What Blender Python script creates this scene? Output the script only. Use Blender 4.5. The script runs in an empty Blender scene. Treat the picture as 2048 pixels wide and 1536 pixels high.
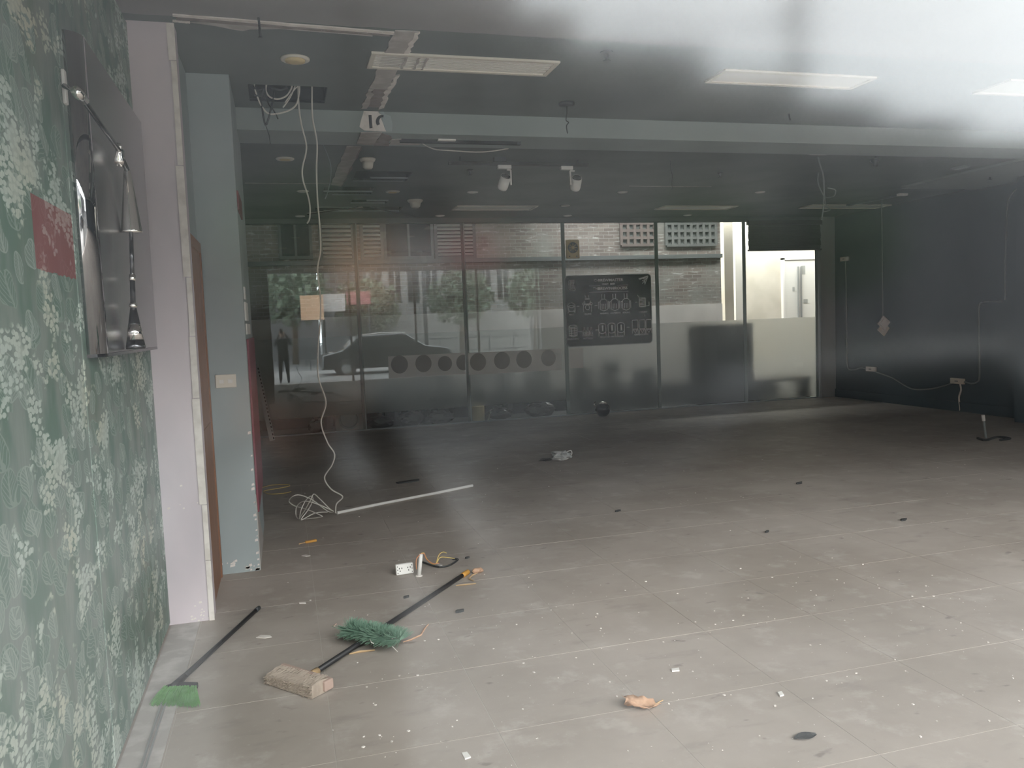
import bpy, bmesh, math, random
from mathutils import Vector, Matrix
random.seed(7)
PI = math.pi
scene = bpy.context.scene
col = scene.collection

# ------------------------------------------------------------------ camera, world, exposure
# room axes: X right, Y into the room, Z up; camera 1.55 m above the floor, outside the shop front
F_PX, CX, CY = 1630.0, 1024.0, 768.0
CAM = Vector((0.0, 0.0, 1.55))
def _dir(u, v):
    return Vector((u - CX, -(v - CY), -F_PX)).normalized()
_Y = _dir(562.0, 660.0)
_X = _dir(6866.0, 415.0); _X = (_X - _Y * _X.dot(_Y)).normalized()
_Z = _X.cross(_Y)
ROT = Matrix((_X, _Y, _Z))
cam_d = bpy.data.cameras.new('camera')
cam_d.sensor_fit = 'HORIZONTAL'; cam_d.sensor_width = 36.0
cam_d.lens = F_PX / 2048.0 * 36.0
cam_d.clip_start = 0.02; cam_d.clip_end = 300
cam = bpy.data.objects.new('camera', cam_d); col.objects.link(cam)
cam.matrix_world = Matrix.Translation(CAM) @ ROT.to_4x4()
scene.camera = cam

SKY = 19.5
world = bpy.data.worlds.new('overcast_sky'); scene.world = world
world.use_nodes = True
bg = world.node_tree.nodes['Background']
bg.inputs[0].default_value = (1.0, 0.985, 0.96, 1); bg.inputs[1].default_value = SKY

vs = scene.view_settings
vs.view_transform = 'Standard'; vs.look = 'None'; vs.gamma = 1.0
vs.use_curve_mapping = False
vs.exposure = 0.0
scene.cycles.max_bounces = 10; scene.cycles.diffuse_bounces = 5
scene.cycles.glossy_bounces = 5; scene.cycles.transmission_bounces = 8
scene.cycles.transparent_max_bounces = 16
scene.cycles.sample_clamp_indirect = 6.0
scene.cycles.caustics_reflective = False; scene.cycles.caustics_refractive = True

def portal(name, loc, rot, sx, sy):
    l = bpy.data.lights.new(name, 'AREA'); l.shape = 'RECTANGLE'; l.size = sx; l.size_y = sy
    l.cycles.is_portal = True; l.energy = 1
    o = bpy.data.objects.new(name, l); o.location = loc; o.rotation_euler = rot; col.objects.link(o)

# ------------------------------------------------------------------ measures
CZ = 3.14          # ceiling
GY = 12.30         # back glass
GTOP = 3.07
LX, RX = -0.66, 9.35
FY = 0.50          # shop-front glass
PANE_X = [-0.46, 1.13, 2.75, 4.37, 5.98, 7.60, 9.03]

def ray(u, v): return ROT @ Vector((u - CX, -(v - CY), -F_PX))
def on(u, v, ax, val):                     # where the sight line of a measured point meets a plane of the room
    r = ray(u, v); t = (val - CAM[ax]) / r[ax]; return CAM + r * t
def fl(u, v, z=0.0): return on(u, v, 2, z)
def ce(u, v, z=CZ): return on(u, v, 2, z)
def gl(u, v, y=GY): return on(u, v, 1, y)
def inview(p):
    c = ROT.transposed() @ (Vector(p) - CAM)
    if c.z > -0.05: return False
    x = CX + F_PX * c.x / -c.z; y = CY - F_PX * c.y / -c.z
    return -20 < x < 2068 and -20 < y < 1556

# ------------------------------------------------------------------ materials
def mat(name, c, rough=0.6, metal=0.0, spec=0.5, noise=None, bump=None, emis=None, alpha=None):
    m = bpy.data.materials.new(name); m.use_nodes = True
    nt = m.node_tree; b = nt.nodes['Principled BSDF']
    b.inputs['Base Color'].default_value = (*c, 1); b.inputs['Roughness'].default_value = rough
    b.inputs['Metallic'].default_value = metal; b.inputs['Specular IOR Level'].default_value = spec
    if noise:   # (scale, other colour, amount, stretch)
        sc, c2, lo, hi = noise[:4]
        g = nt.nodes.new('ShaderNodeNewGeometry')
        mp = nt.nodes.new('ShaderNodeMapping'); nt.links.new(g.outputs['Position'], mp.inputs[0])
        if len(noise) > 4: mp.inputs['Scale'].default_value = noise[4]
        n = nt.nodes.new('ShaderNodeTexNoise'); n.inputs['Scale'].default_value = sc; n.inputs['Detail'].default_value = 6
        nt.links.new(mp.outputs[0], n.inputs['Vector'])
        r = nt.nodes.new('ShaderNodeMapRange'); r.inputs[1].default_value = lo; r.inputs[2].default_value = hi
        nt.links.new(n.outputs[0], r.inputs[0])
        mx = nt.nodes.new('ShaderNodeMix'); mx.data_type = 'RGBA'
        mx.inputs[6].default_value = (*c, 1); mx.inputs[7].default_value = (*c2, 1)
        nt.links.new(r.outputs[0], mx.inputs[0]); nt.links.new(mx.outputs[2], b.inputs['Base Color'])
    if bump:
        n2 = nt.nodes.new('ShaderNodeTexNoise'); n2.inputs['Scale'].default_value = bump[0]; n2.inputs['Detail'].default_value = 4
        g2 = nt.nodes.new('ShaderNodeNewGeometry'); nt.links.new(g2.outputs['Position'], n2.inputs['Vector'])
        bp = nt.nodes.new('ShaderNodeBump'); bp.inputs['Strength'].default_value = bump[1]; bp.inputs['Distance'].default_value = 0.01
        nt.links.new(n2.outputs[0], bp.inputs['Height']); nt.links.new(bp.outputs[0], b.inputs['Normal'])
    return m

class NT:
    """small helper for longer node graphs"""
    def __init__(s, m): s.nt = m.node_tree; s.L = s.nt.links.new
    def n(s, t, **k):
        o = s.nt.nodes.new(t)
        for a, b in k.items(): setattr(o, a, b)
        return o
    def val(s, sock, v):
        if isinstance(v, bpy.types.NodeSocket): s.L(v, sock)
        else: sock.default_value = v
    def math(s, op, a, b=None, c=None):
        o = s.n('ShaderNodeMath', operation=op); s.val(o.inputs[0], a)
        if b is not None: s.val(o.inputs[1], b)
        if c is not None: s.val(o.inputs[2], c)
        return o.outputs[0]
    def mixc(s, f, a, b, mode='MIX'):
        o = s.n('ShaderNodeMix', data_type='RGBA', blend_type=mode); s.val(o.inputs[0], f)
        s.val(o.inputs[6], (*a, 1) if isinstance(a, tuple) else a); s.val(o.inputs[7], (*b, 1) if isinstance(b, tuple) else b)
        return o.outputs[2]
    def ramp(s, x, lo, hi):
        o = s.n('ShaderNodeMapRange', interpolation_type='SMOOTHSTEP'); s.val(o.inputs[0], x)
        o.inputs[1].default_value = lo; o.inputs[2].default_value = hi; return o.outputs[0]
    def vec(s, x, y, z=0.0):
        o = s.n('ShaderNodeCombineXYZ'); s.val(o.inputs[0], x); s.val(o.inputs[1], y); s.val(o.inputs[2], z); return o.outputs[0]
    def noise(s, v, sc, det=4, rough=.5):
        o = s.n('ShaderNodeTexNoise'); s.L(v, o.inputs['Vector']); o.inputs['Scale'].default_value = sc
        o.inputs['Detail'].default_value = det; o.inputs['Roughness'].default_value = rough; return o.outputs[0]
    def pos(s):
        g = s.n('ShaderNodeNewGeometry'); x = s.n('ShaderNodeSeparateXYZ'); s.L(g.outputs['Position'], x.inputs[0])
        return g.outputs['Position'], x.outputs[0], x.outputs[1], x.outputs[2]

def pane_material(name, refl, rough, tint=(1, 1, 1)):
    m = bpy.data.materials.new(name); m.use_nodes = True; k = NT(m); nt = m.node_tree
    nt.nodes.remove(nt.nodes['Principled BSDF'])
    t = k.n('ShaderNodeBsdfTransparent'); t.inputs[0].default_value = (*tint, 1)
    g = k.n('ShaderNodeBsdfGlossy'); g.inputs['Roughness'].default_value = rough; g.inputs['Color'].default_value = (.88, .95, 1.0, 1)
    f = k.n('ShaderNodeFresnel'); f.inputs[0].default_value = 1.5
    fac = k.math('MULTIPLY', f.outputs[0], refl); fac = k.math('MINIMUM', fac, 0.95)
    mx = k.n('ShaderNodeMixShader'); k.L(fac, mx.inputs[0]); k.L(t.outputs[0], mx.inputs[1]); k.L(g.outputs[0], mx.inputs[2])
    k.L(mx.outputs[0], nt.nodes['Material Output'].inputs[0])
    return m

M = {}
M['front_glass'] = pane_material('dusty shop front glass', 0.84, 0.11, (0.96, 0.98, 0.98))
M['back_glass'] = pane_material('back pane glass', 1.6, 0.0, (0.80, 0.85, 0.83))

def film_material():
    m = bpy.data.materials.new('frosted film'); m.use_nodes = True
    b = m.node_tree.nodes['Principled BSDF']
    b.inputs['Base Color'].default_value = (0.82, 0.83, 0.81, 1); b.inputs['Roughness'].default_value = 0.36
    b.inputs['Transmission Weight'].default_value = 0.93; b.inputs['IOR'].default_value = 1.35
    b.inputs['Specular IOR Level'].default_value = 0.3
    return m
M['film'] = film_material()

def wallpaper_material():
    m = bpy.data.materials.new('leaf and blossom wallpaper'); m.use_nodes = True; k = NT(m)
    b = m.node_tree.nodes['Principled BSDF']; b.inputs['Roughness'].default_value = .55; b.inputs['Specular IOR Level'].default_value = .3
    P, x, y, z = k.pos()
    uv = k.vec(y, z)
    base = k.mixc(k.ramp(k.noise(k.vec(k.math('MULTIPLY', y, 2.2), z), 3.0, 3), .35, .65), (.130, .215, .172), (.25, .30, .272))
    base = k.mixc(k.math('MULTIPLY', k.ramp(k.noise(uv, 1.3, 2), .5, .75), .5), base, (.23, .235, .17))
    def leaves(base, sc, su, seed, col_in, col_line, amt):
        v = k.n('ShaderNodeTexVoronoi', voronoi_dimensions='2D', feature='F1'); v.inputs['Scale'].default_value = sc
        v.inputs['Randomness'].default_value = .8
        wob = k.noise(uv, 9.0, 1)
        uu = k.math('ADD', k.math('MULTIPLY', y, su), k.math('MULTIPLY', wob, .10)); uu = k.math('ADD', uu, seed)
        uu = k.math('ADD', uu, k.math('MULTIPLY', z, .25))
        k.L(k.vec(uu, z), v.inputs['Vector'])
        sp = k.n('ShaderNodeSeparateXYZ'); k.L(v.outputs['Position'], sp.inputs[0])
        d = v.outputs['Distance']
        inside = k.math('SUBTRACT', 1.0, k.ramp(d, .40, .42))
        edge = k.math('MULTIPLY', k.ramp(d, .365, .385), inside)
        dx = k.math('ABSOLUTE', k.math('SUBTRACT', uu, sp.outputs[0])); dz = k.math('SUBTRACT', z, sp.outputs[1])
        veins = k.math('SINE', k.math('MULTIPLY', k.math('SUBTRACT', dz, dx), sc * 48.0))
        veins = k.math('MULTIPLY', k.ramp(veins, .55, .9), inside)
        mid = k.math('MULTIPLY', k.math('LESS_THAN', dx, .028 / sc * 1.6), inside)
        line = k.math('MAXIMUM', k.math('MAXIMUM', veins, edge), mid)
        cs = k.n('ShaderNodeSeparateXYZ'); k.L(v.outputs['Color'], cs.inputs[0])
        pick = k.math('GREATER_THAN', cs.outputs[0], 1 - amt)
        base = k.mixc(k.math('MULTIPLY', k.math('MULTIPLY', inside, pick), .7), base, col_in)
        base = k.mixc(k.math('MULTIPLY', k.math('MULTIPLY', line, pick), .62), base, col_line)
        return base
    base = leaves(base, 8.0, .78, 0.0, (.14, .23, .183), (.33, .40, .36), .62)
    base = leaves(base, 9.5, .85, 3.7, (.235, .31, .27), (.41, .47, .435), .45)
    # blossom clusters: small petals inside blotches
    pv = k.n('ShaderNodeTexVoronoi', voronoi_dimensions='2D', feature='F1'); pv.inputs['Scale'].default_value = 62.0
    k.L(k.vec(k.math('MULTIPLY', y, .46), z), pv.inputs['Vector'])
    petal = k.math('SUBTRACT', 1.0, k.ramp(pv.outputs['Distance'], .40, .52))
    cl = k.noise(k.vec(k.math('MULTIPLY', y, .80), k.math('MULTIPLY', z, .95), 4.0), 5.6, 3, .6)
    clm = k.ramp(cl, .525, .575)
    fm = k.math('MULTIPLY', petal, clm)
    dense = k.ramp(cl, .60, .68)
    fm = k.math('MAXIMUM', fm, k.math('MULTIPLY', dense, .75))
    yel = k.ramp(k.noise(uv, 1.3, 2), .45, .7)
    base = k.mixc(k.math('MULTIPLY', fm, .92), base, k.mixc(yel, (.55, .64, .585), (.60, .61, .48)))
    # woven vertical grain
    gr = k.noise(k.vec(k.math('MULTIPLY', y, 40.0), k.math('MULTIPLY', z, 1.5)), 3.0, 3)
    base = k.mixc(k.math('MULTIPLY', k.ramp(gr, .4, .8), .18), base, (.10, .14, .12))
    # a red rectangle printed over the pattern
    inr = k.math('MULTIPLY', k.math('MULTIPLY', k.math('GREATER_THAN', y, 2.62), k.math('LESS_THAN', y, 3.10)),
                 k.math('MULTIPLY', k.math('GREATER_THAN', k.math('ADD', z, k.math('MULTIPLY', k.noise(uv, 30, 2), .02)), 1.76), k.math('LESS_THAN', z, 1.965)))
    base = k.mixc(k.math('MULTIPLY', inr, .72), base, k.mixc(fm, (.30, .035, .045), (.42, .20, .19)))
    k.L(base, b.inputs['Base Color'])
    return m
M['wallpaper'] = wallpaper_material()

def floor_material():
    m = bpy.data.materials.new('dusty grey floor tile'); m.use_nodes = True; k = NT(m)
    b = m.node_tree.nodes['Principled BSDF']; b.inputs['Specular IOR Level'].default_value = .25
    P, x, y, z = k.pos()
    c = k.mixc(k.ramp(k.noise(P, .9, 5, .6), .3, .7), (.335, .292, .258), (.43, .382, .342))
    c = k.mixc(k.math('MULTIPLY', k.ramp(k.noise(P, 4.5, 6, .65), .52, .72), .45), c, (.54, .50, .465))
    sw = k.noise(k.vec(k.math('MULTIPLY', x, 1.0), k.math('MULTIPLY', y, 2.6)), 2.6, 5, .6)
    c = k.mixc(k.math('MULTIPLY', k.ramp(sw, .55, .75), .40), c, (.24, .213, .195))
    sm = k.noise(k.vec(k.math('MULTIPLY', x, 2.4), k.math('MULTIPLY', y, 4.0), 7.0), 3.0, 3, .5)
    c = k.mixc(k.math('MULTIPLY', k.ramp(sm, .66, .76), .55), c, (.15, .135, .125))
    fine = k.noise(P, 60, 4, .7)
    c = k.mixc(k.math('MULTIPLY', k.ramp(fine, .62, .75), .35), c, (.62, .59, .55))
    k.L(c, b.inputs['Base Color'])
    r = k.math('ADD', k.math('MULTIPLY', k.noise(P, 3.0, 4), .2), .50); k.L(r, b.inputs['Roughness'])
    return m
M['tile'] = floor_material()
M['grout'] = mat('pale dusty grout', (.46, .42, .385), .85)

def ceiling_material():
    m = bpy.data.materials.new('grey painted ceiling'); m.use_nodes = True; k = NT(m)
    b = m.node_tree.nodes['Principled BSDF']; b.inputs['Roughness'].default_value = .8; b.inputs['Specular IOR Level'].default_value = .2
    P, x, y, z = k.pos()
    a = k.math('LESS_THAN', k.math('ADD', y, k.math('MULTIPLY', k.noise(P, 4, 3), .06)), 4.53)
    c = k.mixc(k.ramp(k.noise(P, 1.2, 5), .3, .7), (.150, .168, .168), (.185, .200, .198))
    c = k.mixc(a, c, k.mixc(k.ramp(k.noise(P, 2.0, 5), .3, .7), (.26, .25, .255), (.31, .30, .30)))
    k.L(c, b.inputs['Base Color'])
    return m
M['ceiling'] = ceiling_material()
M['beam'] = mat('grey green beam paint', (.30, .345, .335), .75, noise=(1.5, (.27, .31, .305), .35, .65))
M['pale_soffit'] = mat('pale grey green soffit', (.33, .37, .35), .8)
M['lilac'] = mat('lilac wall paint', (.66, .585, .625), .7, noise=(1.6, (.58, .53, .57), .42, .6, (1, 1, .5)))
M['bluegrey'] = mat('blue grey wall paint', (.36, .41, .42), .7, noise=(2, (.33, .375, .385), .4, .65))
M['darkwall'] = mat('dark teal wall paint', (.032, .055, .068), .7, noise=(1.2, (.040, .062, .075), .4, .65))
M['grey_post'] = mat('grey post paint', (.27, .30, .30), .7)
M['plaster'] = mat('bare white plaster', (.78, .73, .69), .9, noise=(14, (.66, .61, .57), .45, .65))
M['plaster_dim'] = mat('scuffed grey plaster', (.40, .37, .35), .9, noise=(9, (.50, .47, .45), .45, .65))
M['plaster_brown'] = mat('brownish bare screed', (.24, .205, .195), .9, noise=(12, (.30, .26, .25), .4, .65))
M['white'] = mat('white plastic', (.78, .76, .73), .5)
M['cream'] = mat('cream plastic', (.72, .68, .60), .5)
M['diffuser'] = mat('off white lamp diffuser', (.90, .88, .83), .45)
M['lamp_louvre'] = mat('dull lamp louvre', (.55, .53, .49), .6)
M['yellowed'] = mat('yellowed plastic', (.70, .57, .32), .55)
M['black'] = mat('black plastic', (.018, .018, .02), .5)
M['dark'] = mat('dark void', (.012, .013, .014), .9)
M['darkgrey'] = mat('dark grey metal', (.05, .055, .06), .5)
M['hole_liner'] = mat('near black ceiling void', (.022, .022, .022), .9)  # darkness of the void is put into the lining colour
M['steel'] = mat('galvanised steel', (.45, .46, .46), .4, .7)
M['chrome'] = mat('chrome', (.95, .92, .89), .10, 1.0)
M['dark_chrome'] = mat('dark chrome', (.10, .10, .105), .18, 1.0)
M['gloss_black'] = mat('black mirror glass', (.50, .50, .51), .27, 1.0, .5)
M['edge_chrome'] = mat('polished dark edge', (.42, .42, .43), .04, 1.0)
M['brown_wood'] = mat('reddish brown door', (.30, .145, .085), .55, noise=(3, (.25, .115, .065), .4, .65, (6, 6, .6)))
M['maroon'] = mat('maroon board', (.20, .045, .065), .55)
M['letter'] = mat('black lettering', (.03, .03, .033), .7)
M['chalk'] = mat('white print', (.88, .88, .86), .8)
M['poster'] = mat('charcoal poster', (.016, .015, .018), .8, 0, .2)
M['greybristle'] = mat('worn straw bristles', (.43, .36, .30), .9, noise=(18, (.35, .29, .24), .4, .65, (1, 3, 1)))
M['green_bristle'] = mat('dark green bristles', (.12, .215, .155), .7, noise=(25, (.18, .29, .215), .4, .6))
M['lime_bristle'] = mat('bright green bristles', (.19, .42, .15), .6, noise=(25, (.26, .52, .22), .4, .6))
M['orange'] = mat('orange yellow plastic', (.62, .31, .06), .5)
M['tan'] = mat('tan wood', (.52, .36, .20), .8)
M['pink'] = mat('dusty pink plastic', (.46, .34, .29), .6)
M['leaf'] = mat('dry leaf', (.58, .37, .25), .8, noise=(30, (.46, .28, .18), .4, .6))
M['edge'] = mat('dark green glass edge', (.035, .055, .05), .3)
M['paleedge'] = mat('pale green glass edge', (.20, .25, .235), .4)
M['vinyl'] = mat('white vinyl strip', (.88, .84, .81), .7)
M['vinyl_disc'] = mat('grey vinyl disc', (.36, .34, .33), .7)
M['cable'] = mat('white cable', (.66, .63, .58), .5)
M['dkcable'] = mat('dark cable', (.03, .032, .033), .6)
M['conduit'] = mat('grey conduit', (.22, .25, .25), .6)
M['bag'] = mat('clear plastic bag', (.55, .56, .56), .25)
M['trash'] = mat('black bin bag', (.012, .012, .013), .22)
M['blind'] = mat('dark brown slat', (.045, .038, .036), .6)
M['wires_y'] = mat('yellow wire', (.62, .46, .16), .5)
M['wires_r'] = mat('orange wire', (.55, .24, .12), .5)

def brick_material(name, c1, c2, mortar, scale):
    m = bpy.data.materials.new(name); m.use_nodes = True; k = NT(m)
    b = m.node_tree.nodes['Principled BSDF']; b.inputs['Roughness'].default_value = .85
    P, x, y, z = k.pos()
    br = k.n('ShaderNodeTexBrick'); k.L(k.vec(k.math('ADD', x, y), z), br.inputs['Vector'])
    br.inputs['Color1'].default_value = (*c1, 1); br.inputs['Color2'].default_value = (*c2, 1); br.inputs['Mortar'].default_value = (*mortar, 1)
    br.inputs['Scale'].default_value = scale*2.3; br.inputs['Mortar Size'].default_value = .012; br.inputs['Brick Width'].default_value = .5; br.inputs['Row Height'].default_value = .16
    c = k.mixc(k.math('MULTIPLY', k.ramp(k.noise(P, 1.6, 6, .65), .42, .68), .8), br.outputs[0], (.30, .29, .27))
    c = k.mixc(k.math('MULTIPLY', k.ramp(k.noise(k.vec(x, k.math('MULTIPLY', z, 5.0)), 3.2, 4, .65), .56, .70), .8), c, (.58, .57, .54))
    k.L(c, b.inputs['Base Color'])
    return m
M['brick'] = brick_material('grey brown brickwork', (.20, .16, .145), (.29, .24, .215), (.36, .34, .32), 1.0)
M['cream_wall'] = mat('cream rendered wall', (.72, .66, .57), .8, noise=(1.5, (.62, .56, .47), .45, .65))
M['white_wall'] = mat('white door paint', (.80, .77, .73), .6)
M['concrete'] = mat('concrete paving', (.30, .29, .28), .9, noise=(2, (.24, .235, .225), .4, .65))
M['paving'] = mat('grey paving', (.21, .20, .195), .9, noise=(2, (.18, .175, .17), .4, .65))
M['asphalt'] = mat('asphalt', (.11, .11, .11), .9)
M['screen_p'] = mat('dusty pink block', (.19, .15, .14), .85)
M['screen_g'] = mat('dusty grey block', (.16, .16, .155), .85)
M['film_backing'] = mat('pinkish grey film backing', (.76, .71, .68), .85, noise=(2, (.68, .63, .60), .4, .65))
M['louvre'] = mat('pale louvre slat', (.40, .40, .38), .6)
M['winframe'] = mat('grey window frame', (.14, .145, .145), .6)
M['winglass'] = mat('dark window glass', (.02, .025, .028), .08)
M['foliage'] = mat('tree foliage', (.07, .10, .065), .8, noise=(3, (.12, .16, .11), .4, .6))
M['dark_foliage'] = mat('dark shrub foliage', (.02, .035, .022), .8)
M['bark'] = mat('bark', (.10, .075, .055), .9)
M['facade_a'] = mat('pale facade', (.22, .215, .205), .8)
M['facade_b'] = mat('grey facade', (.095, .095, .10), .8)
M['facade_c'] = mat('orange brick facade', (.42, .17, .09), .85)
M['sign_o'] = mat('orange sign', (.55, .34, .21), .6)
M['sign_r'] = mat('red sign', (.34, .13, .13), .6)
M['sign_p'] = mat('pale sign', (.62, .58, .56), .6)
M['car'] = mat('black car paint', (.012, .012, .014), .12, 0, .8)
M['rubber'] = mat('tyre rubber', (.015, .015, .015), .8)
M['cloth'] = mat('dark clothing', (.025, .026, .03), .9)
M['skin'] = mat('skin', (.42, .26, .19), .6)
M['hair'] = mat('dark hair', (.012, .011, .01), .6)

def vinyl_sheet():
    m = bpy.data.materials.new('translucent white vinyl'); m.use_nodes = True; k = NT(m); nt = m.node_tree
    b = nt.nodes['Principled BSDF']; b.inputs['Base Color'].default_value = (.95, .92, .90, 1); b.inputs['Roughness'].default_value = .7
    t = k.n('ShaderNodeBsdfTranslucent'); t.inputs[0].default_value = (.86, .82, .79, 1)
    mx = k.n('ShaderNodeMixShader'); mx.inputs[0].default_value = .08; k.L(b.outputs[0], mx.inputs[1]); k.L(t.outputs[0], mx.inputs[2])
    k.L(mx.outputs[0], nt.nodes['Material Output'].inputs[0]); return m
M['vinyl_sheet'] = vinyl_sheet()

# ------------------------------------------------------------------ mesh helpers
class MB:
    def __init__(s): s.v = []; s.f = []
    def add(s, vs, fs):
        o = len(s.v); s.v += [tuple(p) for p in vs]; s.f += [tuple(i + o for i in f) for f in fs]; return s
    def box(s, x0, x1, y0, y1, z0, z1):
        return s.add([(x0,y0,z0),(x1,y0,z0),(x1,y1,z0),(x0,y1,z0),(x0,y0,z1),(x1,y0,z1),(x1,y1,z1),(x0,y1,z1)],
                     [(0,3,2,1),(4,5,6,7),(0,1,5,4),(1,2,6,5),(2,3,7,6),(3,0,4,7)])
    def obox(s, c, ax, ay, az, sx, sy, sz):
        c = Vector(c); ax, ay, az = (Vector(a).normalized() for a in (ax, ay, az))
        P = [c + ax*(i*sx/2) + ay*(j*sy/2) + az*(k*sz/2) for k in (-1,1) for j in (-1,1) for i in (-1,1)]
        return s.add(P, [(0,2,3,1),(4,5,7,6),(0,1,5,4),(1,3,7,5),(3,2,6,7),(2,0,4,6)])
    def bar(s, a, b, w, t=None, up=(0,0,1)):
        a, b = Vector(a), Vector(b); d = (b - a); L = d.length; d.normalize()
        u = Vector(up); sd = d.cross(u)
        if sd.length < 1e-4: u = Vector((1,0,0)); sd = d.cross(u)
        sd.normalize(); u2 = sd.cross(d)
        return s.obox((a+b)/2, d, sd, u2, L, w, t if t else w)
    def tube(s, pts, r, n=7, cap=True):
        pts = [Vector(p) for p in pts]; m = len(pts); rings = []
        rr = r if isinstance(r, (list, tuple)) else [r]*m
        prev = None
        for i, p in enumerate(pts):
            d = (pts[min(i+1,m-1)] - pts[max(i-1,0)])
            if d.length < 1e-9: d = Vector((0,0,1))
            d.normalize()
            if prev is None:
                a = Vector((0,0,1)) if abs(d.z) < .9 else Vector((1,0,0)); prev = d.cross(a).normalized()
            prev = (prev - d*prev.dot(d))
            if prev.length < 1e-6: prev = d.orthogonal()
            prev.normalize(); q = d.cross(prev)
            rings.append([p + (prev*math.cos(2*PI*k/n) + q*math.sin(2*PI*k/n))*rr[i] for k in range(n)])
        vs = [v for rg in rings for v in rg]; fs = []
        for i in range(m-1):
            for k in range(n): fs.append((i*n+k, i*n+(k+1)%n, (i+1)*n+(k+1)%n, (i+1)*n+k))
        if cap: fs.append(tuple(range(n))[::-1]); fs.append(tuple((m-1)*n+k for k in range(n)))
        return s.add(vs, fs)
    def lathe(s, c, prof, axis=(0,0,1), n=20):            # prof: (radius, height) pairs
        c = Vector(c); ax = Vector(axis).normalized(); u = ax.orthogonal().normalized(); w = ax.cross(u)
        vs = [c + ax*h + (u*math.cos(2*PI*k/n) + w*math.sin(2*PI*k/n))*max(r, 1e-4) for r, h in prof for k in range(n)]
        fs = [(i*n+k, i*n+(k+1)%n, (i+1)*n+(k+1)%n, (i+1)*n+k) for i in range(len(prof)-1) for k in range(n)]
        fs.append(tuple(range(n))[::-1]); fs.append(tuple((len(prof)-1)*n+k for k in range(n)))
        return s.add(vs, fs)
    def prism(s, poly, d):                                 # planar polygon extruded by vector d
        d = Vector(d); n = len(poly); P = [Vector(p) for p in poly]
        fs = [tuple(range(n))[::-1], tuple(range(n, 2*n))] + [(i, (i+1)%n, n+(i+1)%n, n+i) for i in range(n)]
        return s.add(P + [p + d for p in P], fs)
    def sheet(s, grid):                                    # grid of points
        r, c = len(grid), len(grid[0])
        return s.add([p for row in grid for p in row], [(i*c+j, i*c+j+1, (i+1)*c+j+1, (i+1)*c+j) for i in range(r-1) for j in range(c-1)])
    def blob(s, c, rx, ry, rz, sub=2, amp=.0, seed=0):
        bm = bmesh.new(); bmesh.ops.create_icosphere(bm, subdivisions=sub, radius=1)
        rnd = random.Random(seed); idx = {v: i for i, v in enumerate(bm.verts)}
        vs = []
        for v in bm.verts:
            k = 1 + amp * (rnd.random()*2 - 1); vs.append((c[0]+v.co.x*rx*k, c[1]+v.co.y*ry*k, c[2]+v.co.z*rz*k))
        fs = [tuple(idx[v] for v in f.verts) for f in bm.faces]; bm.free()
        return s.add(vs, fs)
    def build(s, name, m, parent=None, smooth=False, loc=None, bevel=0):
        root = parent
        while root is not None and root.parent is not None: root = root.parent
        L = Vector(root.location) if root else Vector(loc if loc is not None else (0,0,0))
        me = bpy.data.meshes.new(name)
        me.from_pydata([tuple(Vector(v) - L) for v in s.v], [], s.f)
        bm = bmesh.new(); bm.from_mesh(me)
        bmesh.ops.recalc_face_normals(bm, faces=bm.faces); bm.to_mesh(me); bm.free()
        if smooth:
            for p in me.polygons: p.use_smooth = True
        me.materials.append(M[m] if isinstance(m, str) else m)
        o = bpy.data.objects.new(name, me); col.objects.link(o)
        if parent: o.parent = parent
        else: o.location = L
        if bevel:
            b = o.modifiers.new('bevel', 'BEVEL'); b.width = bevel; b.segments = 2; b.limit_method = 'ANGLE'
        return o

def tag(o, label=None, cat=None, group=None, kind=None):
    if label: o['label'] = label
    if cat: o['category'] = cat
    if group: o['group'] = group
    if kind: o['kind'] = kind
    return o
def thing(name, label, cat, loc, group=None):
    o = bpy.data.objects.new(name, None); o.empty_display_size = .05; col.objects.link(o); o.location = loc
    return tag(o, label, cat, group)
def copy_tree(o, parent=None):
    c = o.copy(); col.objects.link(c)
    if parent: c.parent = parent
    for ch in list(o.children): copy_tree(ch, c)
    return c
def clone(o, loc, label):
    c = copy_tree(o); c.location = loc; c['label'] = label; return c
def struct(o): o['kind'] = 'structure'; return o
def smoothpts(pts, k=5):
    P = [Vector(p) for p in pts]; out = []
    for i in range(len(P)-1):
        a = P[max(i-1,0)]; b = P[i]; c = P[i+1]; d = P[min(i+2,len(P)-1)]
        for j in range(k):
            t = j/k
            out.append(.5*((2*b) + (c-a)*t + (2*a-5*b+4*c-d)*t*t + (3*b-a-3*c+d)*t**3))
    out.append(P[-1]); return out
def text_mb(txt, origin, right, up, size, align='CENTER', squash=1.0):
    cu = bpy.data.curves.new('lettering', 'FONT'); cu.body = txt; cu.size = 1.0; cu.align_x = align; cu.resolution_u = 2; cu.fill_mode = 'FRONT'; cu.offset = .018
    to = bpy.data.objects.new('lettering', cu); col.objects.link(to)
    dg = bpy.context.evaluated_depsgraph_get(); dg.update()
    me = bpy.data.meshes.new_from_object(to.evaluated_get(dg))
    mb = MB(); o = Vector(origin); r = Vector(right); u = Vector(up)
    mb.add([o + r*(v.co.x*size*squash) + u*(v.co.y*size) for v in me.vertices], [tuple(p.vertices) for p in me.polygons])
    bpy.data.objects.remove(to); bpy.data.curves.remove(cu); bpy.data.meshes.remove(me)
    return mb

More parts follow.
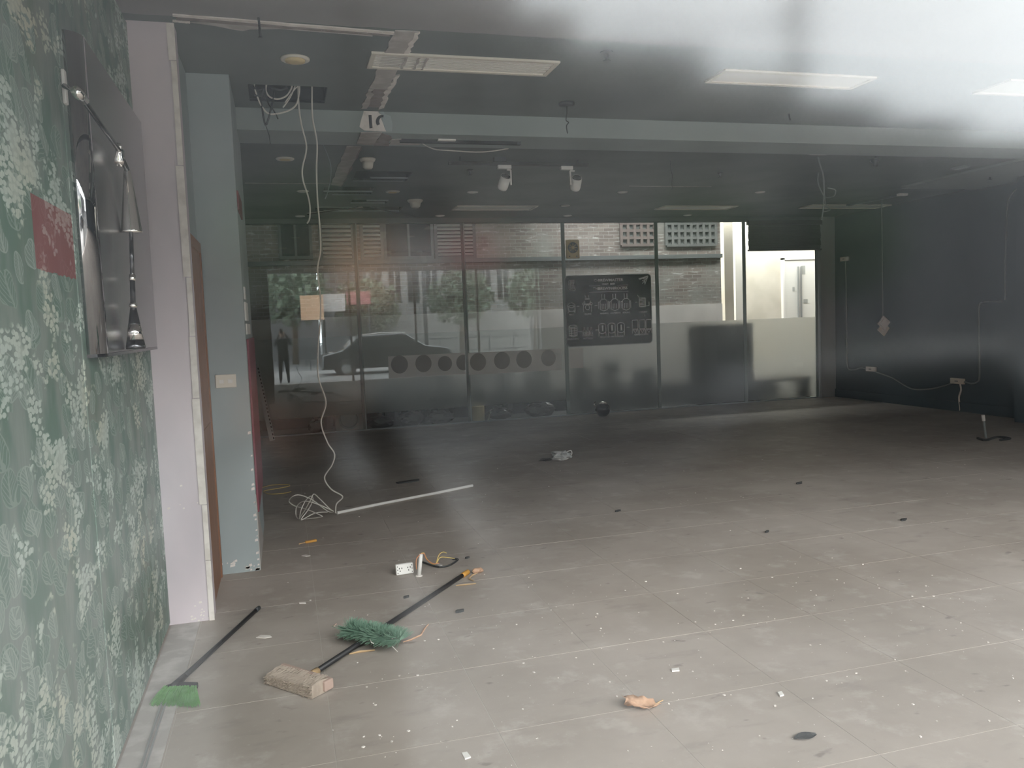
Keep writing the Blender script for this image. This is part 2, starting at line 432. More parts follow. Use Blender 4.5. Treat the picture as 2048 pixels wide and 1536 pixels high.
# ================================================================== THE SETTING
# ---- floor: slab with grout level, tiles as pieces
floor = struct(MB().box(LX-.3, RX+.2, FY-.1, GY+.05, -.12, -.0015).build('floor', 'grout'))
T = 0.6035; GAP = .0032
X0 = 0.1 - 2*T; Y0 = 2.893 - 5*T
proto = MB().box(GAP/2, T-GAP/2, GAP/2, T-GAP/2, -.008, 0).build('floor_tile', 'tile', floor)
tile_me = proto.data; bpy.data.objects.remove(proto)
rest = MB(); shown = []
for i in range(18):
    for j in range(21):
        x, y = X0 + i*T, Y0 + j*T
        if x > RX or y > GY: continue
        x1, y1 = min(x+T, RX), min(y+T, GY)
        pts = [(x, y, 0), (x1, y, 0), (x, y1, 0), (x1, y1, 0), ((x+x1)/2, (y+y1)/2, 0)]
        full = x1 - x > T - .01 and y1 - y > T - .01 and x > LX - .01
        if full and any(inview(p) for p in pts): shown.append(((x, y), (x + .5*T)**2 + (y + .5*T)**2))
        else: rest.box(max(x, LX-.2)+GAP/2, x1-GAP/2, max(y, FY)+GAP/2, y1-GAP/2, -.008, 0)
shown.sort(key=lambda a: a[1])
for n, ((x, y), _) in enumerate(shown):
    if n < 299:
        o = bpy.data.objects.new('floor_tile', tile_me); col.objects.link(o); o.parent = floor
        o.location = (x, y, random.uniform(-.0004, .0003))
    else: rest.box(x+GAP/2, x+T-GAP/2, y+GAP/2, y+T-GAP/2, -.008, 0)
tag(rest.build('floor_tiles_beyond', 'tile', floor), kind='stuff')

# ---- ceiling with openings
def rect(a, b, c, d, z=CZ):
    P = [ce(*p, z) for p in (a, b, c, d)]
    return (min(P[0].x, P[3].x), max(P[1].x, P[2].x), (P[0].y+P[1].y)/2, (P[2].y+P[3].y)/2)
holes = [rect((500,168), (655,175), (645,205), (500,203)),
         rect((718,341), (823,345), (812,362), (705,360)),
         rect((652,372), (750,375), (741,389), (645,388)),
         rect((712,399), (778,400), (770,408), (700,408)),
         rect((640,413), (806,414), (790,423), (630,421)),
         rect((1645,298), (1692,297), (1662,305), (1632,305))]
def holed(x0, x1, y0, y1, z, hs, th):
    xs = sorted({x0, x1, *[h[0] for h in hs], *[h[1] for h in hs]}); ys = sorted({y0, y1, *[h[2] for h in hs], *[h[3] for h in hs]})
    mb = MB()
    for i in range(len(xs)-1):
        for j in range(len(ys)-1):
            cx, cy = (xs[i]+xs[i+1])/2, (ys[j]+ys[j+1])/2
            if any(h[0] < cx < h[1] and h[2] < cy < h[3] for h in hs): continue
            mb.box(xs[i], xs[i+1], ys[j], ys[j+1], z, z+th)
    return mb
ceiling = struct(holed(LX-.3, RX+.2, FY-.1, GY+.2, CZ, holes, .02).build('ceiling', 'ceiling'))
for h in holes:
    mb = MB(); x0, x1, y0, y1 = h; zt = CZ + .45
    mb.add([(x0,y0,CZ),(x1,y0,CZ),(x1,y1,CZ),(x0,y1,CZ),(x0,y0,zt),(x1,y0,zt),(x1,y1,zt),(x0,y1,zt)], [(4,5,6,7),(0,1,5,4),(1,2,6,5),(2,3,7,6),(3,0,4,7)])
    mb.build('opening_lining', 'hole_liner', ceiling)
struct(MB().box(LX-.5, RX+.4, FY-.12, GY+.25, CZ+.5, CZ+.7).build('roof_slab', 'facade_b'))
# downstand beam
BY0, BY1, BZ = 6.22, 6.66, 2.985
struct(MB().box(LX-.3, RX, BY0, BY1, BZ, CZ).build('trim_1', 'beam'))
# pale dropped soffit along the right wall, thin metal seam across the ceiling
so0 = ce(1800, 373); so1 = ce(2048, 312)
struct(MB().box(so0.x, RX, 2.0, BY0, CZ-.03, CZ).box(so0.x, RX, BY1, so0.y, CZ-.03, CZ).build('trim_2', 'pale_soffit'))
sm = MB()
for a, b in (((490,368),(660,371)), ((1258,372),(1420,374))):
    p, q = ce(*a), ce(*b); y = 9.33
    sm.box(p.x, q.x, y-.005, y+.005, CZ-.004, CZ)
struct(sm.build('trim_3', 'plaster_dim'))
# header over the back glass
struct(MB().box(LX-.3, RX, GY-.04, GY+.10, GTOP, CZ).build('trim_4', 'ceiling'))

# plaster scars left by a removed partition: ragged strips on the ceiling and on the beam
def ragged(path_a, path_b, n, amp, seed):
    rnd = random.Random(seed); A, B = [], []
    for k in range(n+1):
        t = k/n; e = 0 if k in (0, n) else amp
        A.append(Vector(path_a[0]).lerp(Vector(path_a[1]), t) + Vector((rnd.uniform(-e,e), rnd.uniform(-e,e)*.5, 0)))
        B.append(Vector(path_b[0]).lerp(Vector(path_b[1]), t) + Vector((rnd.uniform(-e,e), rnd.uniform(-e,e)*.5, 0)))
    return A + B[::-1]
def scar(px, m, n, amp, seed, z=CZ, th=.006, label=None):
    a0, a1, b0, b1 = [ce(*p, z) for p in px]               # left near, left far, right near, right far
    o = MB().prism(ragged((a0, a1), (b0, b1), n, amp, seed), (0, 0, -th)).build('plaster_scar', m, ceiling)
    if label: o['label'] = label
scar([(790,60), (738,175), (838,62), (775,178)], 'plaster_dim', 12, .010, 1, label='bare grey plaster strip of a removed partition')
scar([(746,176), (725,212), (777,178), (762,214)], 'plaster_brown', 7, .012, 2, th=.005)
scar([(737,178), (722,216), (748,177), (733,216)], 'plaster_dim', 8, .014, 3)
scar([(772,178), (757,217), (781,176), (768,214)], 'plaster', 8, .012, 4, th=.008)
scar([(829,64), (808,105), (840,63), (817,105)], 'plaster', 8, .008, 5, th=.009)
scar([(792,150), (775,178), (800,148), (782,178)], 'plaster', 8, .010, 6, th=.009)
scar([(722,264), (713,287), (764,264), (747,289)], 'plaster_dim', 3, .002, 7, z=BZ)
scar([(763,266), (748,290), (782,272), (778,291)], 'plaster_brown', 5, .010, 8, z=BZ, th=.005)
scar([(783,278), (778,289), (802,277), (800,289)], 'plaster_dim', 5, .010, 9, z=BZ)
scar([(800,284), (800,289), (842,286), (838,289)], 'plaster_dim', 5, .004, 10, z=BZ, th=.005)
scar([(693,292), (661,368), (723,292), (682,372)], 'plaster_dim', 12, .008, 11)
scar([(715,296), (680,366), (724,296), (686,370)], 'plaster_brown', 10, .012, 12, th=.005)
# stripped line across the ceiling above the doorway
for a, b, c, d, m, s_ in (((345,27),(345,31),(790,63),(790,68),'plaster',21), ((352,33),(352,38),(780,69),(780,71),'plaster_brown',22), ((345,39),(345,42),(380,41),(380,45),'plaster',23)):
    a, b, c, d = (ce(*p) for p in (a, b, c, d))
    MB().prism(ragged((a, c), (b, d), 14, .006, s_), (0,0,-.006)).build('plaster_scar', m, ceiling)
a = [(380,44), (430,51), (465,58), (485,61), (500,58), (560,57), (620,62), (700,68), (745,72), (745,68), (600,57), (500,50), (420,44)]
MB().prism([ce(*p) for p in a], (0,0,-.003)).build('plaster_scar', 'plaster_dim', ceiling)
# torn white sign remnant on the beam face with cut-off black letters
def bf(u, v, y=BY0): return on(u, v, 1, y)
beam = bpy.data.objects['trim_1']
sp = [(728,219), (756,218), (757,226), (763,230), (762,238), (765,245), (769,256), (772,263), (746,263), (728,261), (719,254), (722,240), (726,228)]
sg = MB().prism([bf(*p) for p in sp], (0, -.006, 0)).build('torn_sign', 'plaster', beam)
sg['label'] = 'torn white sign remnant with black letters'
MB().prism([bf(*p, BY0-.007) for p in ((737,230), (743,230), (745,256), (739,257))], (0,-.002,0)).build('letter', 'letter', sg)
arc = []
for k in range(10):
    t = math.radians(75 + k*16); arc.append((764 + 12.5*math.cos(t), 243 - 13.0*math.sin(t)))
arc2 = []
for k in range(10):
    t = math.radians(75 + k*16); arc2.append((765 + 6.5*math.cos(t), 243 - 8.5*math.sin(t)))
MB().prism([bf(*p, BY0-.007) for p in arc + arc2[::-1]], (0,-.002,0)).build('letter', 'letter', sg)
MB().prism([bf(*p) for p in ((756,219),(766,222),(770,228),(781,232),(785,248),(784,263),(772,263),(769,252),(764,244),(766,232),(760,226))], (0,-.003,0)).build('plaster_scar', 'bluegrey', beam)

# ---- left wall: two papered boards, then column, doorway wall, pier
wl = struct(MB().box(LX-.25, LX-.02, FY, 4.60, 0, CZ).box(LX-.3, LX-.1, 4.60, GY, 0, CZ).build('wall_left', 'bluegrey'))
MB().box(LX-.02, LX, FY+.06, 3.095, .012, CZ-.01).build('wall_panel', 'wallpaper', wl, bevel=.004)['label'] = 'green papered board by the shop front'
MB().box(LX-.02, LX, 3.103, 4.60, .012, CZ-.01).build('wall_panel', 'wallpaper', wl, bevel=.004)['label'] = 'green papered board beside the lilac column'
c1 = struct(MB().box(LX-.02, -.44, 4.60, 4.74, 0, CZ).build('wall_column', 'lilac'))
# bare corner strip on the column: broken white corner bead in pieces
zc = 0.0; rnd = random.Random(4)
while zc < CZ - .02:
    h = min(rnd.uniform(.25, .6), CZ - zc)
    w = rnd.uniform(.022, .036)
    MB().prism([(-.44-w, 4.598, zc), (-.436, 4.598, zc), (-.436, 4.598, zc+h-.004), (-.44-w*rnd.uniform(.85,1.1), 4.598, zc+h-.004)], (0,-.005,0)).build('corner_strip', 'plaster', c1)
    zc += h
chips = MB()
for k in range(26):
    x = rnd.uniform(-.56, -.45) if k < 18 else rnd.uniform(-.64, -.45); z = abs(rnd.gauss(0, .05)) if k < 20 else rnd.uniform(.6, .75)
    s_ = rnd.uniform(.004, .014); chips.prism([(x,4.599,z),(x+s_,4.599,z+s_*.3),(x+s_*.8,4.599,z+s_),(x-s_*.2,4.599,z+s_*.8)], (0,-.002,0))
chips.build('flaked_patch', 'plaster', c1)
wd = struct(MB().box(LX-.1, -.47, 4.74, 5.45, 2.12, CZ).box(LX-.1, -.50, 4.74, 5.45, 0, 2.12).build('wall_doorway', 'bluegrey'))
dr = struct(MB().box(-.50, -.455, 4.745, 5.43, 0, 2.10).build('door_1', 'brown_wood'))
MB().box(-.455, -.448, 4.745, 4.80, 0, 2.10).box(-.455, -.448, 5.385, 5.43, 0, 2.10).box(-.455, -.448, 4.80, 5.385, 2.04, 2.10).build('door_frame', 'brown_wood', dr)
MB().box(-.455, -.450, 4.86, 5.32, .12, 1.0).box(-.455, -.450, 4.86, 5.32, 1.1, 1.96).build('door_panel', 'brown_wood', dr)
pier = struct(MB().box(-.47, -.22, 5.45, 6.75, 0, CZ).build('wall_pier', 'bluegrey'))
MB().box(-.22, -.206, 5.56, 6.72, .36, 1.50).build('maroon_board', 'maroon', pier, bevel=.003)
MB().prism(ragged(((-.22,5.46,0), (-.22,5.46,.5)), ((-.22,6.3,0), (-.22,5.6,.36)), 6, .0, 5), (.004,0,0)).build('stripped_plaster', 'plaster_dim', pier)
MB().box(-.22, -.212, 5.6, 6.2, 1.53, 1.60).box(-.22, -.210, 5.55, 5.9, 1.62, 1.74).box(-.22, -.212, 5.6, 5.75, 1.76, 1.84).build('torn_paper', 'white', pier)
MB().box(-.22, -.210, 5.5, 6.0, 2.32, 2.44).build('maroon_scrap', 'maroon', pier)
chips = MB(); rnd = random.Random(9)
for (u0, v0, n_, sx_, sz_) in ((463,1128,9,.03,.02), (492,1137,8,.02,.01), (515,1140,10,.02,.03), (516,1100,10,.008,.12), (512,1000,10,.004,.2)):
    for k in range(n_):
        p = on(u0, v0, 1, 5.45); x = p.x + rnd.gauss(0, sx_); z = max(.002, p.z + rnd.gauss(0, sz_)); s_ = rnd.uniform(.006, .022)
        x = min(x, -.222 - s_); chips.prism([(x,5.45,z),(x+s_,5.45,z+s_*.2),(x+s_*.9,5.45,z+s_),(x+.1*s_,5.45,z+s_*.8)], (0,-.002,0))
chips.build('flaked_patch', 'plaster', pier)
# floor track and pale strip by the papered wall
tr = struct(MB().box(-.655, -.51, FY+.1, 4.59, 0, .0035).build('trim_5', 'plaster_dim'))
MB().box(-.576, -.570, FY+.1, 3.72, .0035, .012).box(-.560, -.554, FY+.1, 3.72, .0035, .012).build('floor_track', 'steel', tr)

# ---- right wall
struct(MB().box(RX, RX+.2, FY, GY+.2, 0, CZ).build('wall_right', 'darkwall'))
struct(MB().box(RX-.022, RX, FY+.1, GY-.05, 0, .14).build('baseboard_right', 'darkwall'))
struct(MB().box(9.06, RX, GY-.06, GY+.1, 0, CZ).build('wall_post', 'grey_post'))
struct(MB().box(RX-.32, RX, 7.7, 8.3, 0, CZ-.03).build('wall_pilaster', 'darkwall'))

# ---- back glass: six frameless panes with frosted film
for n in range(6):
    x0, x1 = PANE_X[n] + .004, PANE_X[n+1] - .004
    if n == 0: x0 = LX - .1
    w = struct(MB().add([(x0,GY,0.01),(x1,GY,.01),(x1,GY,GTOP),(x0,GY,GTOP)], [(0,1,2,3)]).build('window_%d' % (n+1), 'back_glass'))
    zf = .25 if n < 3 else .03
    MB().box(x0+.01, x1-.01, GY+.012, GY+.016, zf, 1.42).build('frosted_film', 'film', w)
    MB().box(x1-.028, x1+.012, GY-.008, GY+.008, .0, GTOP).build('pane_joint', 'edge' if n < 2 else 'paleedge', w)
    MB().box(x0-.012, x0+.022, GY-.006, GY+.006, .0, GTOP).build('pane_edge', 'paleedge', w)
struct(MB().box(LX-.1, 9.06, GY-.02, GY+.02, 0, .018).build('trim_6', 'grey_post'))

# ---- shop front: sill, head, posts and panes in front of the camera's side
fx = [LX-.02, 1.95, 3.85, 5.75, 7.65, RX]
for n in range(5):
    w = struct(MB().add([(fx[n],FY,.03),(fx[n+1],FY,.03),(fx[n+1],FY,CZ),(fx[n],FY,CZ)], [(0,1,2,3)]).build('window_%d' % (n+7), 'front_glass'))
    MB().box(fx[n+1]-.03, fx[n+1]+.03, FY-.03, FY+.03, 0, CZ).build('window_frame', 'darkgrey', w)
struct(MB().box(7.75, RX+.2, FY-.05, FY+.05, 0, CZ).build('wall_front', 'facade_b'))
struct(MB().box(LX-.5, LX-.02, FY-.1, FY+.05, 0, CZ).build('wall_front_end', 'facade_b'))
struct(MB().box(LX-.5, RX+.4, FY-.15, FY+.05, CZ, CZ+1.2).build('shop_fascia', 'facade_b'))

# ================================================================== CEILING FITTINGS
def troffer(px, label, louvred, group=None, z=CZ):
    x0, x1, y0, y1 = rect(*px, z)
    t = thing('ceiling_light', label, 'ceiling light', ((x0+x1)/2, (y0+y1)/2, z), group)
    f = .028
    MB().box(x0,x1,y0,y0+f,z-.014,z).box(x0,x1,y1-f,y1,z-.014,z).box(x0,x0+f,y0+f,y1-f,z-.014,z).box(x1-f,x1,y0+f,y1-f,z-.014,z).build('frame', 'cream', t)
    MB().box(x0+f,x1-f,y0+f,y1-f,z-.006,z-.001).build('diffuser', 'diffuser', t)
    if louvred:
        n = 8
        for k in range(1, n):
            y = y0+f + (y1-y0-2*f)*k/n
            MB().box(x0+f,x1-f,y-.002,y+.002,z-.012,z-.006).build('louvre_slat', 'lamp_louvre', t)
        for k in (.18, .245, .29):
            x = x0 + (x1-x0)*k; MB().prism(ragged(((x-.004,y0+f,z-.0165), (x-.004,y1-f,z-.0165)), ((x+.008,y0+f,z-.0165), (x+.008,y1-f,z-.0165)), 8, .006, int(k*100)), (0,0,.0015)).build('plaster_smear', 'plaster_dim', t)
    return t
troffer(((748,103),(1115,121),(1092,149),(733,133)), 'louvred strip ceiling light crossed by the bare plaster scar', True)
troffer(((1448,139),(1748,151),(1703,175),(1412,163)), 'plain white ceiling light panel in front of the beam', False)
troffer(((2016,160),(2330,172),(2296,200),(1988,188)), 'white ceiling light panel nearest the dark side wall, before the beam', False)
troffer(((923,411),(1077,411),(1060,419),(903,419)), 'thin ceiling light panel above the poster side of the glass, beyond the track spots', False)
troffer(((1330,411),(1472,411),(1452,418),(1315,418)), 'thin ceiling light panel near the bright doorway end of the glass', False)
troffer(((1625,409),(1770,409),(1750,416),(1605,416)), 'thin ceiling light panel in the corner by the dark wall', False)

def downlight(name, uv, r, label, style, z=CZ):
    p = ce(*uv, z); t = thing(name, label, 'downlight' if style != 'sensor' else 'detector', p)
    if style == 'ring':
        MB().lathe(p, [(r*.7,0),(r,0),(r,-.008),(r*.86,-.014),(r*.72,-.010)], n=24).build('trim_ring', 'cream', t, True)
        MB().lathe(p, [(r*.70,-.003),(r*.66,-.020),(.3*r,-.024)], n=24).build('lens', 'yellowed', t, True)
    elif style == 'disc':
        MB().lathe(p, [(r,0),(r,-.006),(r*.9,-.012)], n=24).build('cover_plate', 'cream', t)
        MB().lathe(p, [(r*.6,-.012),(r*.55,-.016)], n=24).build('lens', 'yellowed', t)
    elif style == 'cup':
        MB().lathe(p, [(r,0),(r,-.012),(r*.85,-.03)], n=20).build('base_ring', 'cream', t, True)
        MB().lathe(p, [(r*.75,-.03),(r*.62,-.085),(r*.45,-.10)], n=20).build('cup', 'cream', t, True)
    elif style == 'slot':
        MB().lathe(p, [(r*.75,0),(r,0),(r,-.006),(r*.8,-.010)], n=20).build('trim_ring', 'white', t, True)
        MB().lathe(p, [(r*.72,-.002),(r*.5,-.004)], n=20).build('lens', 'dark', t, True)
    return t
downlight('downlight', (590,117), .085, 'round cream downlight near the wired ceiling opening, before the beam', 'ring')
downlight('downlight', (570,317), .085, 'flat cream round cover plate on the ceiling behind the hanging cables', 'disc')
downlight('smoke_detector', (735,317), .075, 'cup shaped cream detector beside the plaster scar beyond the beam', 'cup')
downlight('smoke_detector', (830,400), .10, 'tapering yellowed detector near the far ceiling openings', 'cup')
downlight('downlight', (605,382), .07, 'small downlight between the hanging cables and the scarred ceiling openings', 'slot')
downlight('downlight', (785,383), .085, 'dusty round cover beside the wide ceiling opening', 'disc')
for uv, lb in (((945,384), 'small round downlight below the end of the lamp track'), ((1245,384), 'small round downlight beyond the spotlight at the free track end'),
               ((1520,384), 'small round downlight between beam and bright doorway'), ((600,432), 'small downlight over the pier end of the glass'),
               ((880,431), 'small downlight over the second glass joint'), ((1135,431), 'small downlight over the yellow fan'),
               ((1375,430), 'small downlight behind the thin light panel near the doorway'), ((1130,411), 'small downlight between two thin light panels')):
    downlight('downlight', uv, .07, lb, 'slot', CZ)

# sprinklers
def sprinkler(uv, label, k=1.0):
    p = ce(*uv); t = thing('sprinkler', label, 'sprinkler', p)
    MB().lathe(p, [(.035*k,0),(.035*k,-.006),(.012,-.012)], n=16).build('flange', 'darkgrey', t)
    MB().lathe(p, [(.010,-.010),(.012,-.03),(.007,-.04),(.007,-.05)], n=10).build('stem', 'darkgrey', t)
    MB().lathe(p, [(.007,-.05),(.022*k,-.052),(.022*k,-.055)], n=12).build('deflector', 'darkgrey', t)
sprinkler((1213,104), 'dark sprinkler head between the two big ceiling lights', 1.1)
sprinkler((940,340), 'tiny sprinkler head under the lamp track')
sprinkler((1980,350), 'dark sprinkler head on the pale soffit')
sprinkler((1440,345), 'tiny sprinkler head behind the beam near the middle')

# ceiling roses with cut wires
def rose(uv, r, pts, label, blob=None):
    p = ce(*uv); t = thing('ceiling_rose', label, 'ceiling rose', p)
    MB().lathe(p, [(r,0),(r,-.012),(r*.8,-.022),(.02,-.024)], n=24).build('canopy', 'darkgrey', t, True)
    P = [Vector((p.x, p.y, p.z-.02))] + [on(*q, 1, p.y) for q in pts]
    MB().tube(smoothpts(P), .004, 6).build('cut_wire', 'dkcable', t, True)
    if blob: q = on(*blob, 1, p.y); MB().lathe(q + Vector((0,0,.03)), [(.006,0),(.045,-.015),(.05,-.03),(.03,-.05),(.026,-.085)], n=12).build('lamp_holder', 'darkgrey', t, True)
rose((1133,206), .062, [(1134,225), (1132,240), (1137,245), (1133,252), (1135,267)], 'dark ceiling rose with cut wire in front of the beam')
rose((1750,300), .085, [(1751,312), (1750,318)], 'dark ceiling rose with short lamp holder beyond the beam', (1750,322))
t = tag(MB().tube(smoothpts([ce(517,36), on(519,52,1,4.35), on(521,75,1,4.35)]), [.006]*5+[.006]*5+[.011], 6).build('cut_wire', 'dkcable', loc=ce(517,36)), 'short dark wire stub hanging before the louvred light', 'wire')
t = tag(MB().tube(smoothpts([ce(1578,228), on(1579,236,1,ce(1578,228).y), on(1581,240,1,ce(1578,228).y)]), .006, 6).build('cut_wire', 'dkcable', loc=ce(1578,228)), 'tiny dark wire stub at the beam edge', 'wire')
t = tag(MB().tube(smoothpts([ce(1340,322), on(1342,335,1,7.6), on(1344,350,1,7.6), on(1344,378,1,7.6)]), .004, 6).build('cut_wire', 'dkcable', loc=ce(1340,322)), 'thin dark wire hanging beyond the beam, between lamp track and ceiling vent', 'wire')

# track one (bare, under the beam), track two with spots
p0, p1 = ce(800,281,BZ-.01), ce(1040,287,BZ-.01)
y_ = (p0.y+p1.y)/2
t = thing('lamp_track', 'bare black lamp track fixed under the beam', 'lamp track', ((p0.x+p1.x)/2, y_, BZ))
MB().box(p0.x, p1.x, y_-.018, y_+.018, BZ-.024, BZ).build('rail', 'black', t)
MB().box(p1.x-.03, p1.x, y_-.019, y_+.019, BZ-.025, BZ).build('end_cap', 'darkgrey', t)
q = ce(893, 279, BZ); MB().box(q.x-.07, q.x+.07, q.y-.02, q.y+.02, BZ-.012, BZ).build('mounting_clip', 'white', t)
pts = [ce(845,287,BZ), on(868,298,1,6.75), on(900,301,1,6.75), on(950,304,1,6.75), on(985,302,1,6.75), on(1017,297,1,6.75)]
tag(MB().tube(smoothpts(pts), .005, 6).build('loose_cable', 'cable', loc=pts[0]), 'loose white cable sagging below the bare track', 'cable')
q0, q1 = ce(897,326,CZ-.06), ce(1176,330,CZ-.06); ty = (q0.y+q1.y)/2
t = thing('lamp_track', 'black lamp track carrying two white spotlights', 'lamp track', ((q0.x+q1.x)/2, ty, CZ))
MB().box(q0.x, q1.x, ty-.018, ty+.018, CZ-.075, CZ-.045).build('rail', 'black', t)
c_ = ce(992, 322, CZ); MB().box(c_.x-.07, c_.x+.05, ty-.03, ty+.03, CZ-.045, CZ).build('feed_box', 'darkgrey', t)
for k in (.08, .92):
    x = q0.x + (q1.x-q0.x)*k; MB().box(x-.006, x+.006, ty-.006, ty+.006, CZ-.045, CZ).build('hanger', 'darkgrey', t)
def spot(bx, arm, can_top, can_bot, label, r):
    b0 = on(*bx[0],1,ty); b1 = on(*bx[1],1,ty)
    t = thing('track_spotlight', label, 'spotlight', ((b0.x+b1.x)/2, ty, CZ-.075), 'white spotlights on the lamp track')
    MB().box(b0.x, b1.x, ty-.022, ty+.022, b1.z, CZ-.075).build('adaptor', 'white', t, bevel=.003)
    A = [on(*p,1,ty) for p in arm]
    mb = MB()
    for i in range(len(A)-1): mb.bar(A[i], A[i+1], .014, .02, up=(0,1,0))
    mb.build('bracket', 'white', t)
    T_, B_ = on(*can_top,1,ty-.045), on(*can_bot,1,ty+.045)
    d = (B_-T_); L = d.length
    MB().lathe(T_, [(r*.86,0.008),(r,0),(r,L*.85),(r*.9,L)], d, 24).build('lamp_can', 'white', t, True)
    MB().lathe(T_, [(r*.86,.006),(r*.80,-.004)], d, 24).build('lamp_front', 'dark_chrome', t)
spot(((995,331),(1022,338)), ((1014,340),(1021,340),(1022,370)), (1012,352), (1004,377), 'white track spotlight hanging on the feed box side', .052)
spot(((1121,332),(1145,340)), ((1149,342),(1140,342),(1141,370)), (1154,355), (1150,378), 'white track spotlight hanging at the free end of the track', .052)

# opening with wires and the hanging cables
h0 = holes[0]
hw = thing('wire_bundle', 'tangled grey wires spilling from the ceiling opening beside the pier', 'wires', ((h0[0]+h0[1])/2, (h0[2]+h0[3])/2, CZ))
yb = h0[2] + .12
def hp(u, v): return on(u, v, 1, yb)
for pts, m, r in (([(508,165),(512,185),(522,210),(535,226),(550,228),(575,222),(592,210),(598,188),(599,172)], 'cable', .006),
                  ([(533,168),(532,182),(540,194),(556,198),(572,192),(582,178),(584,168)], 'cable', .006),
                  ([(590,172),(580,195),(566,215)], 'cable', .005), ([(596,172),(588,180),(570,205)], 'cable', .004),
                  ([(510,172),(522,205),(527,235),(531,250),(536,240),(545,205),(549,180)], 'dkcable', .007),
                  ([(530,172),(536,205),(548,222),(556,238)], 'dkcable', .005), ([(531,250),(538,270),(541,288)], 'dkcable', .003),
                  ([(505,172),(515,180),(528,178),(522,192),(508,190)], 'dkcable', .008), ([(540,175),(560,180),(575,175)], 'dkcable', .010)):
    P = [hp(*q) for q in pts]
    MB().tube(smoothpts(P), r, 6).build('wire', m, hw, True)
def hang(pix, y0, y1, r, up=0):
    v0, v1 = pix[0][1], pix[-1][1]
    return MB().tube(([on(*pix[0],1,y0) + Vector((0,0,up))] if up else []) + smoothpts([on(u, v, 1, y0 + (y1-y0)*((v-v0)/(v1-v0))) for u, v in pix], 6), r, 7)
ya = h0[3] - .1
tag(hang([(596,175),(598,215),(603,250),(612,285),(612,305),(605,335),(606,360),(616,392),(620,415),(619,437),(614,447)], ya, ya, .0055, .42).build('hanging_cable', 'cable', loc=on(596,175,1,ya)),
    'short white cable hanging from the ceiling opening, ending at glass top height', 'cable')
ef = fl(672, 1026, .012)
tag(hang([(624,176),(625,235),(634,285),(633,340),(635,400),(639,447),(641,500),(635,540),(641,600),(640,650),(636,700),(637,755),(652,805),(642,845),(655,885),(669,908),(664,930),(649,955),(662,978),(685,993),(673,1008),(671,1026)], ya, ef.y, .0058, .42).build('hanging_cable', 'cable', loc=on(624,176,1,ya)),
    'long white cable hanging from the ceiling opening down to the floor', 'cable')
tag(hang([(645,287),(655,310),(662,335),(660,362),(655,385),(650,398)], 7.2, 7.2, .004).build('hanging_cable', 'conduit', loc=on(645,287,1,7.2)),
    'thin grey cable curling beside the plaster scar beyond the beam', 'cable')
# metal rails and loose strips in the far openings
for hi, rows in ((1, ((.70,.30,1.0), (1.02,0,.95))), (2, ((.62,.0,1.0), (1.02,.2,1.0))), (3, ((.75,0.0,.95), (.2,.4,1.))), (4, ((1.0,.1,1.0), (.1,0,.5)))):
    x0, x1, y0, y1 = holes[hi]
    for f_, a, b in rows:
        y = y0 + (y1-y0)*f_
        MB().box(x0+(x1-x0)*a, x0+(x1-x0)*b, y-.007, y+.007, CZ-.008, CZ+.01).build('ceiling_rail', 'conduit', ceiling)
h = holes[4]
fr = thing('loose_ceiling_strip', 'bent pale ceiling strip dangling at the farthest opening', 'ceiling strip', (h[0], h[2], CZ))
MB().bar((h[0]-.1, h[3], CZ-.03), (h[0]+.6, h[2], CZ-.004), .05, .006).build('strip', 'plaster_dim', fr)
MB().bar((h[0]+.7, h[2], CZ-.004), (h[0]+1.45, h[3]+.2, CZ-.07), .03, .006).build('strip', 'darkgrey', fr)
MB().bar((h[0]+.55, h[2], CZ-.004), (h[0]-.1, h[3], CZ-.045), .03, .006).build('strip', 'dark', fr)
# vent opening on the right with dangling flexible wires
h = holes[5]
vt = thing('ceiling_vent', 'broken ceiling vent with white edge and dangling wires above the blind', 'vent', ((h[0]+h[1])/2, (h[2]+h[3])/2, CZ))
MB().box(h[0]-.02, h[0]+(h[1]-h[0])*.75, h[3]-.01, h[3]+.03, CZ-.02, CZ+.001).build('vent_edge', 'white', vt)
vy = h[3]
for pts, r in (([(1634,306),(1640,330),(1646,350),(1648,380),(1647,410),(1643,440)], .008), ([(1637,345),(1636,365),(1644,385),(1652,395),(1668,392),(1670,380),(1655,376)], .006),
               ([(1648,380),(1652,410),(1660,420),(1646,424)], .005)):
    MB().tube(smoothpts([on(u, v, 1, vy+.2) for u, v in pts]), r, 6).build('wire', 'conduit', vt, True)
# loose profile hanging near the right corner of the ceiling
a, b = ce(1695, 408), ce(1806, 382)
t = thing('loose_ceiling_rail', 'loose pale ceiling rail hanging near the dark wall corner', 'ceiling rail', a)
MB().bar(a - Vector((0,0,.02)), b - Vector((0,0,.05)), .05, .02).build('rail', 'conduit', t)
MB().bar(b - Vector((.08,0,.05)), b - Vector((-.06,0,.05)), .06, .03).build('rail_end', 'white', t)
q = ce(1921, 333, CZ-.03); tag(MB().box(q.x-.05,q.x+.05,q.y-.09,q.y+.09,CZ-.055,CZ-.03).build('junction_box', 'grey_post', loc=q, bevel=.004), 'flat grey junction box on the pale soffit edge', 'junction box')

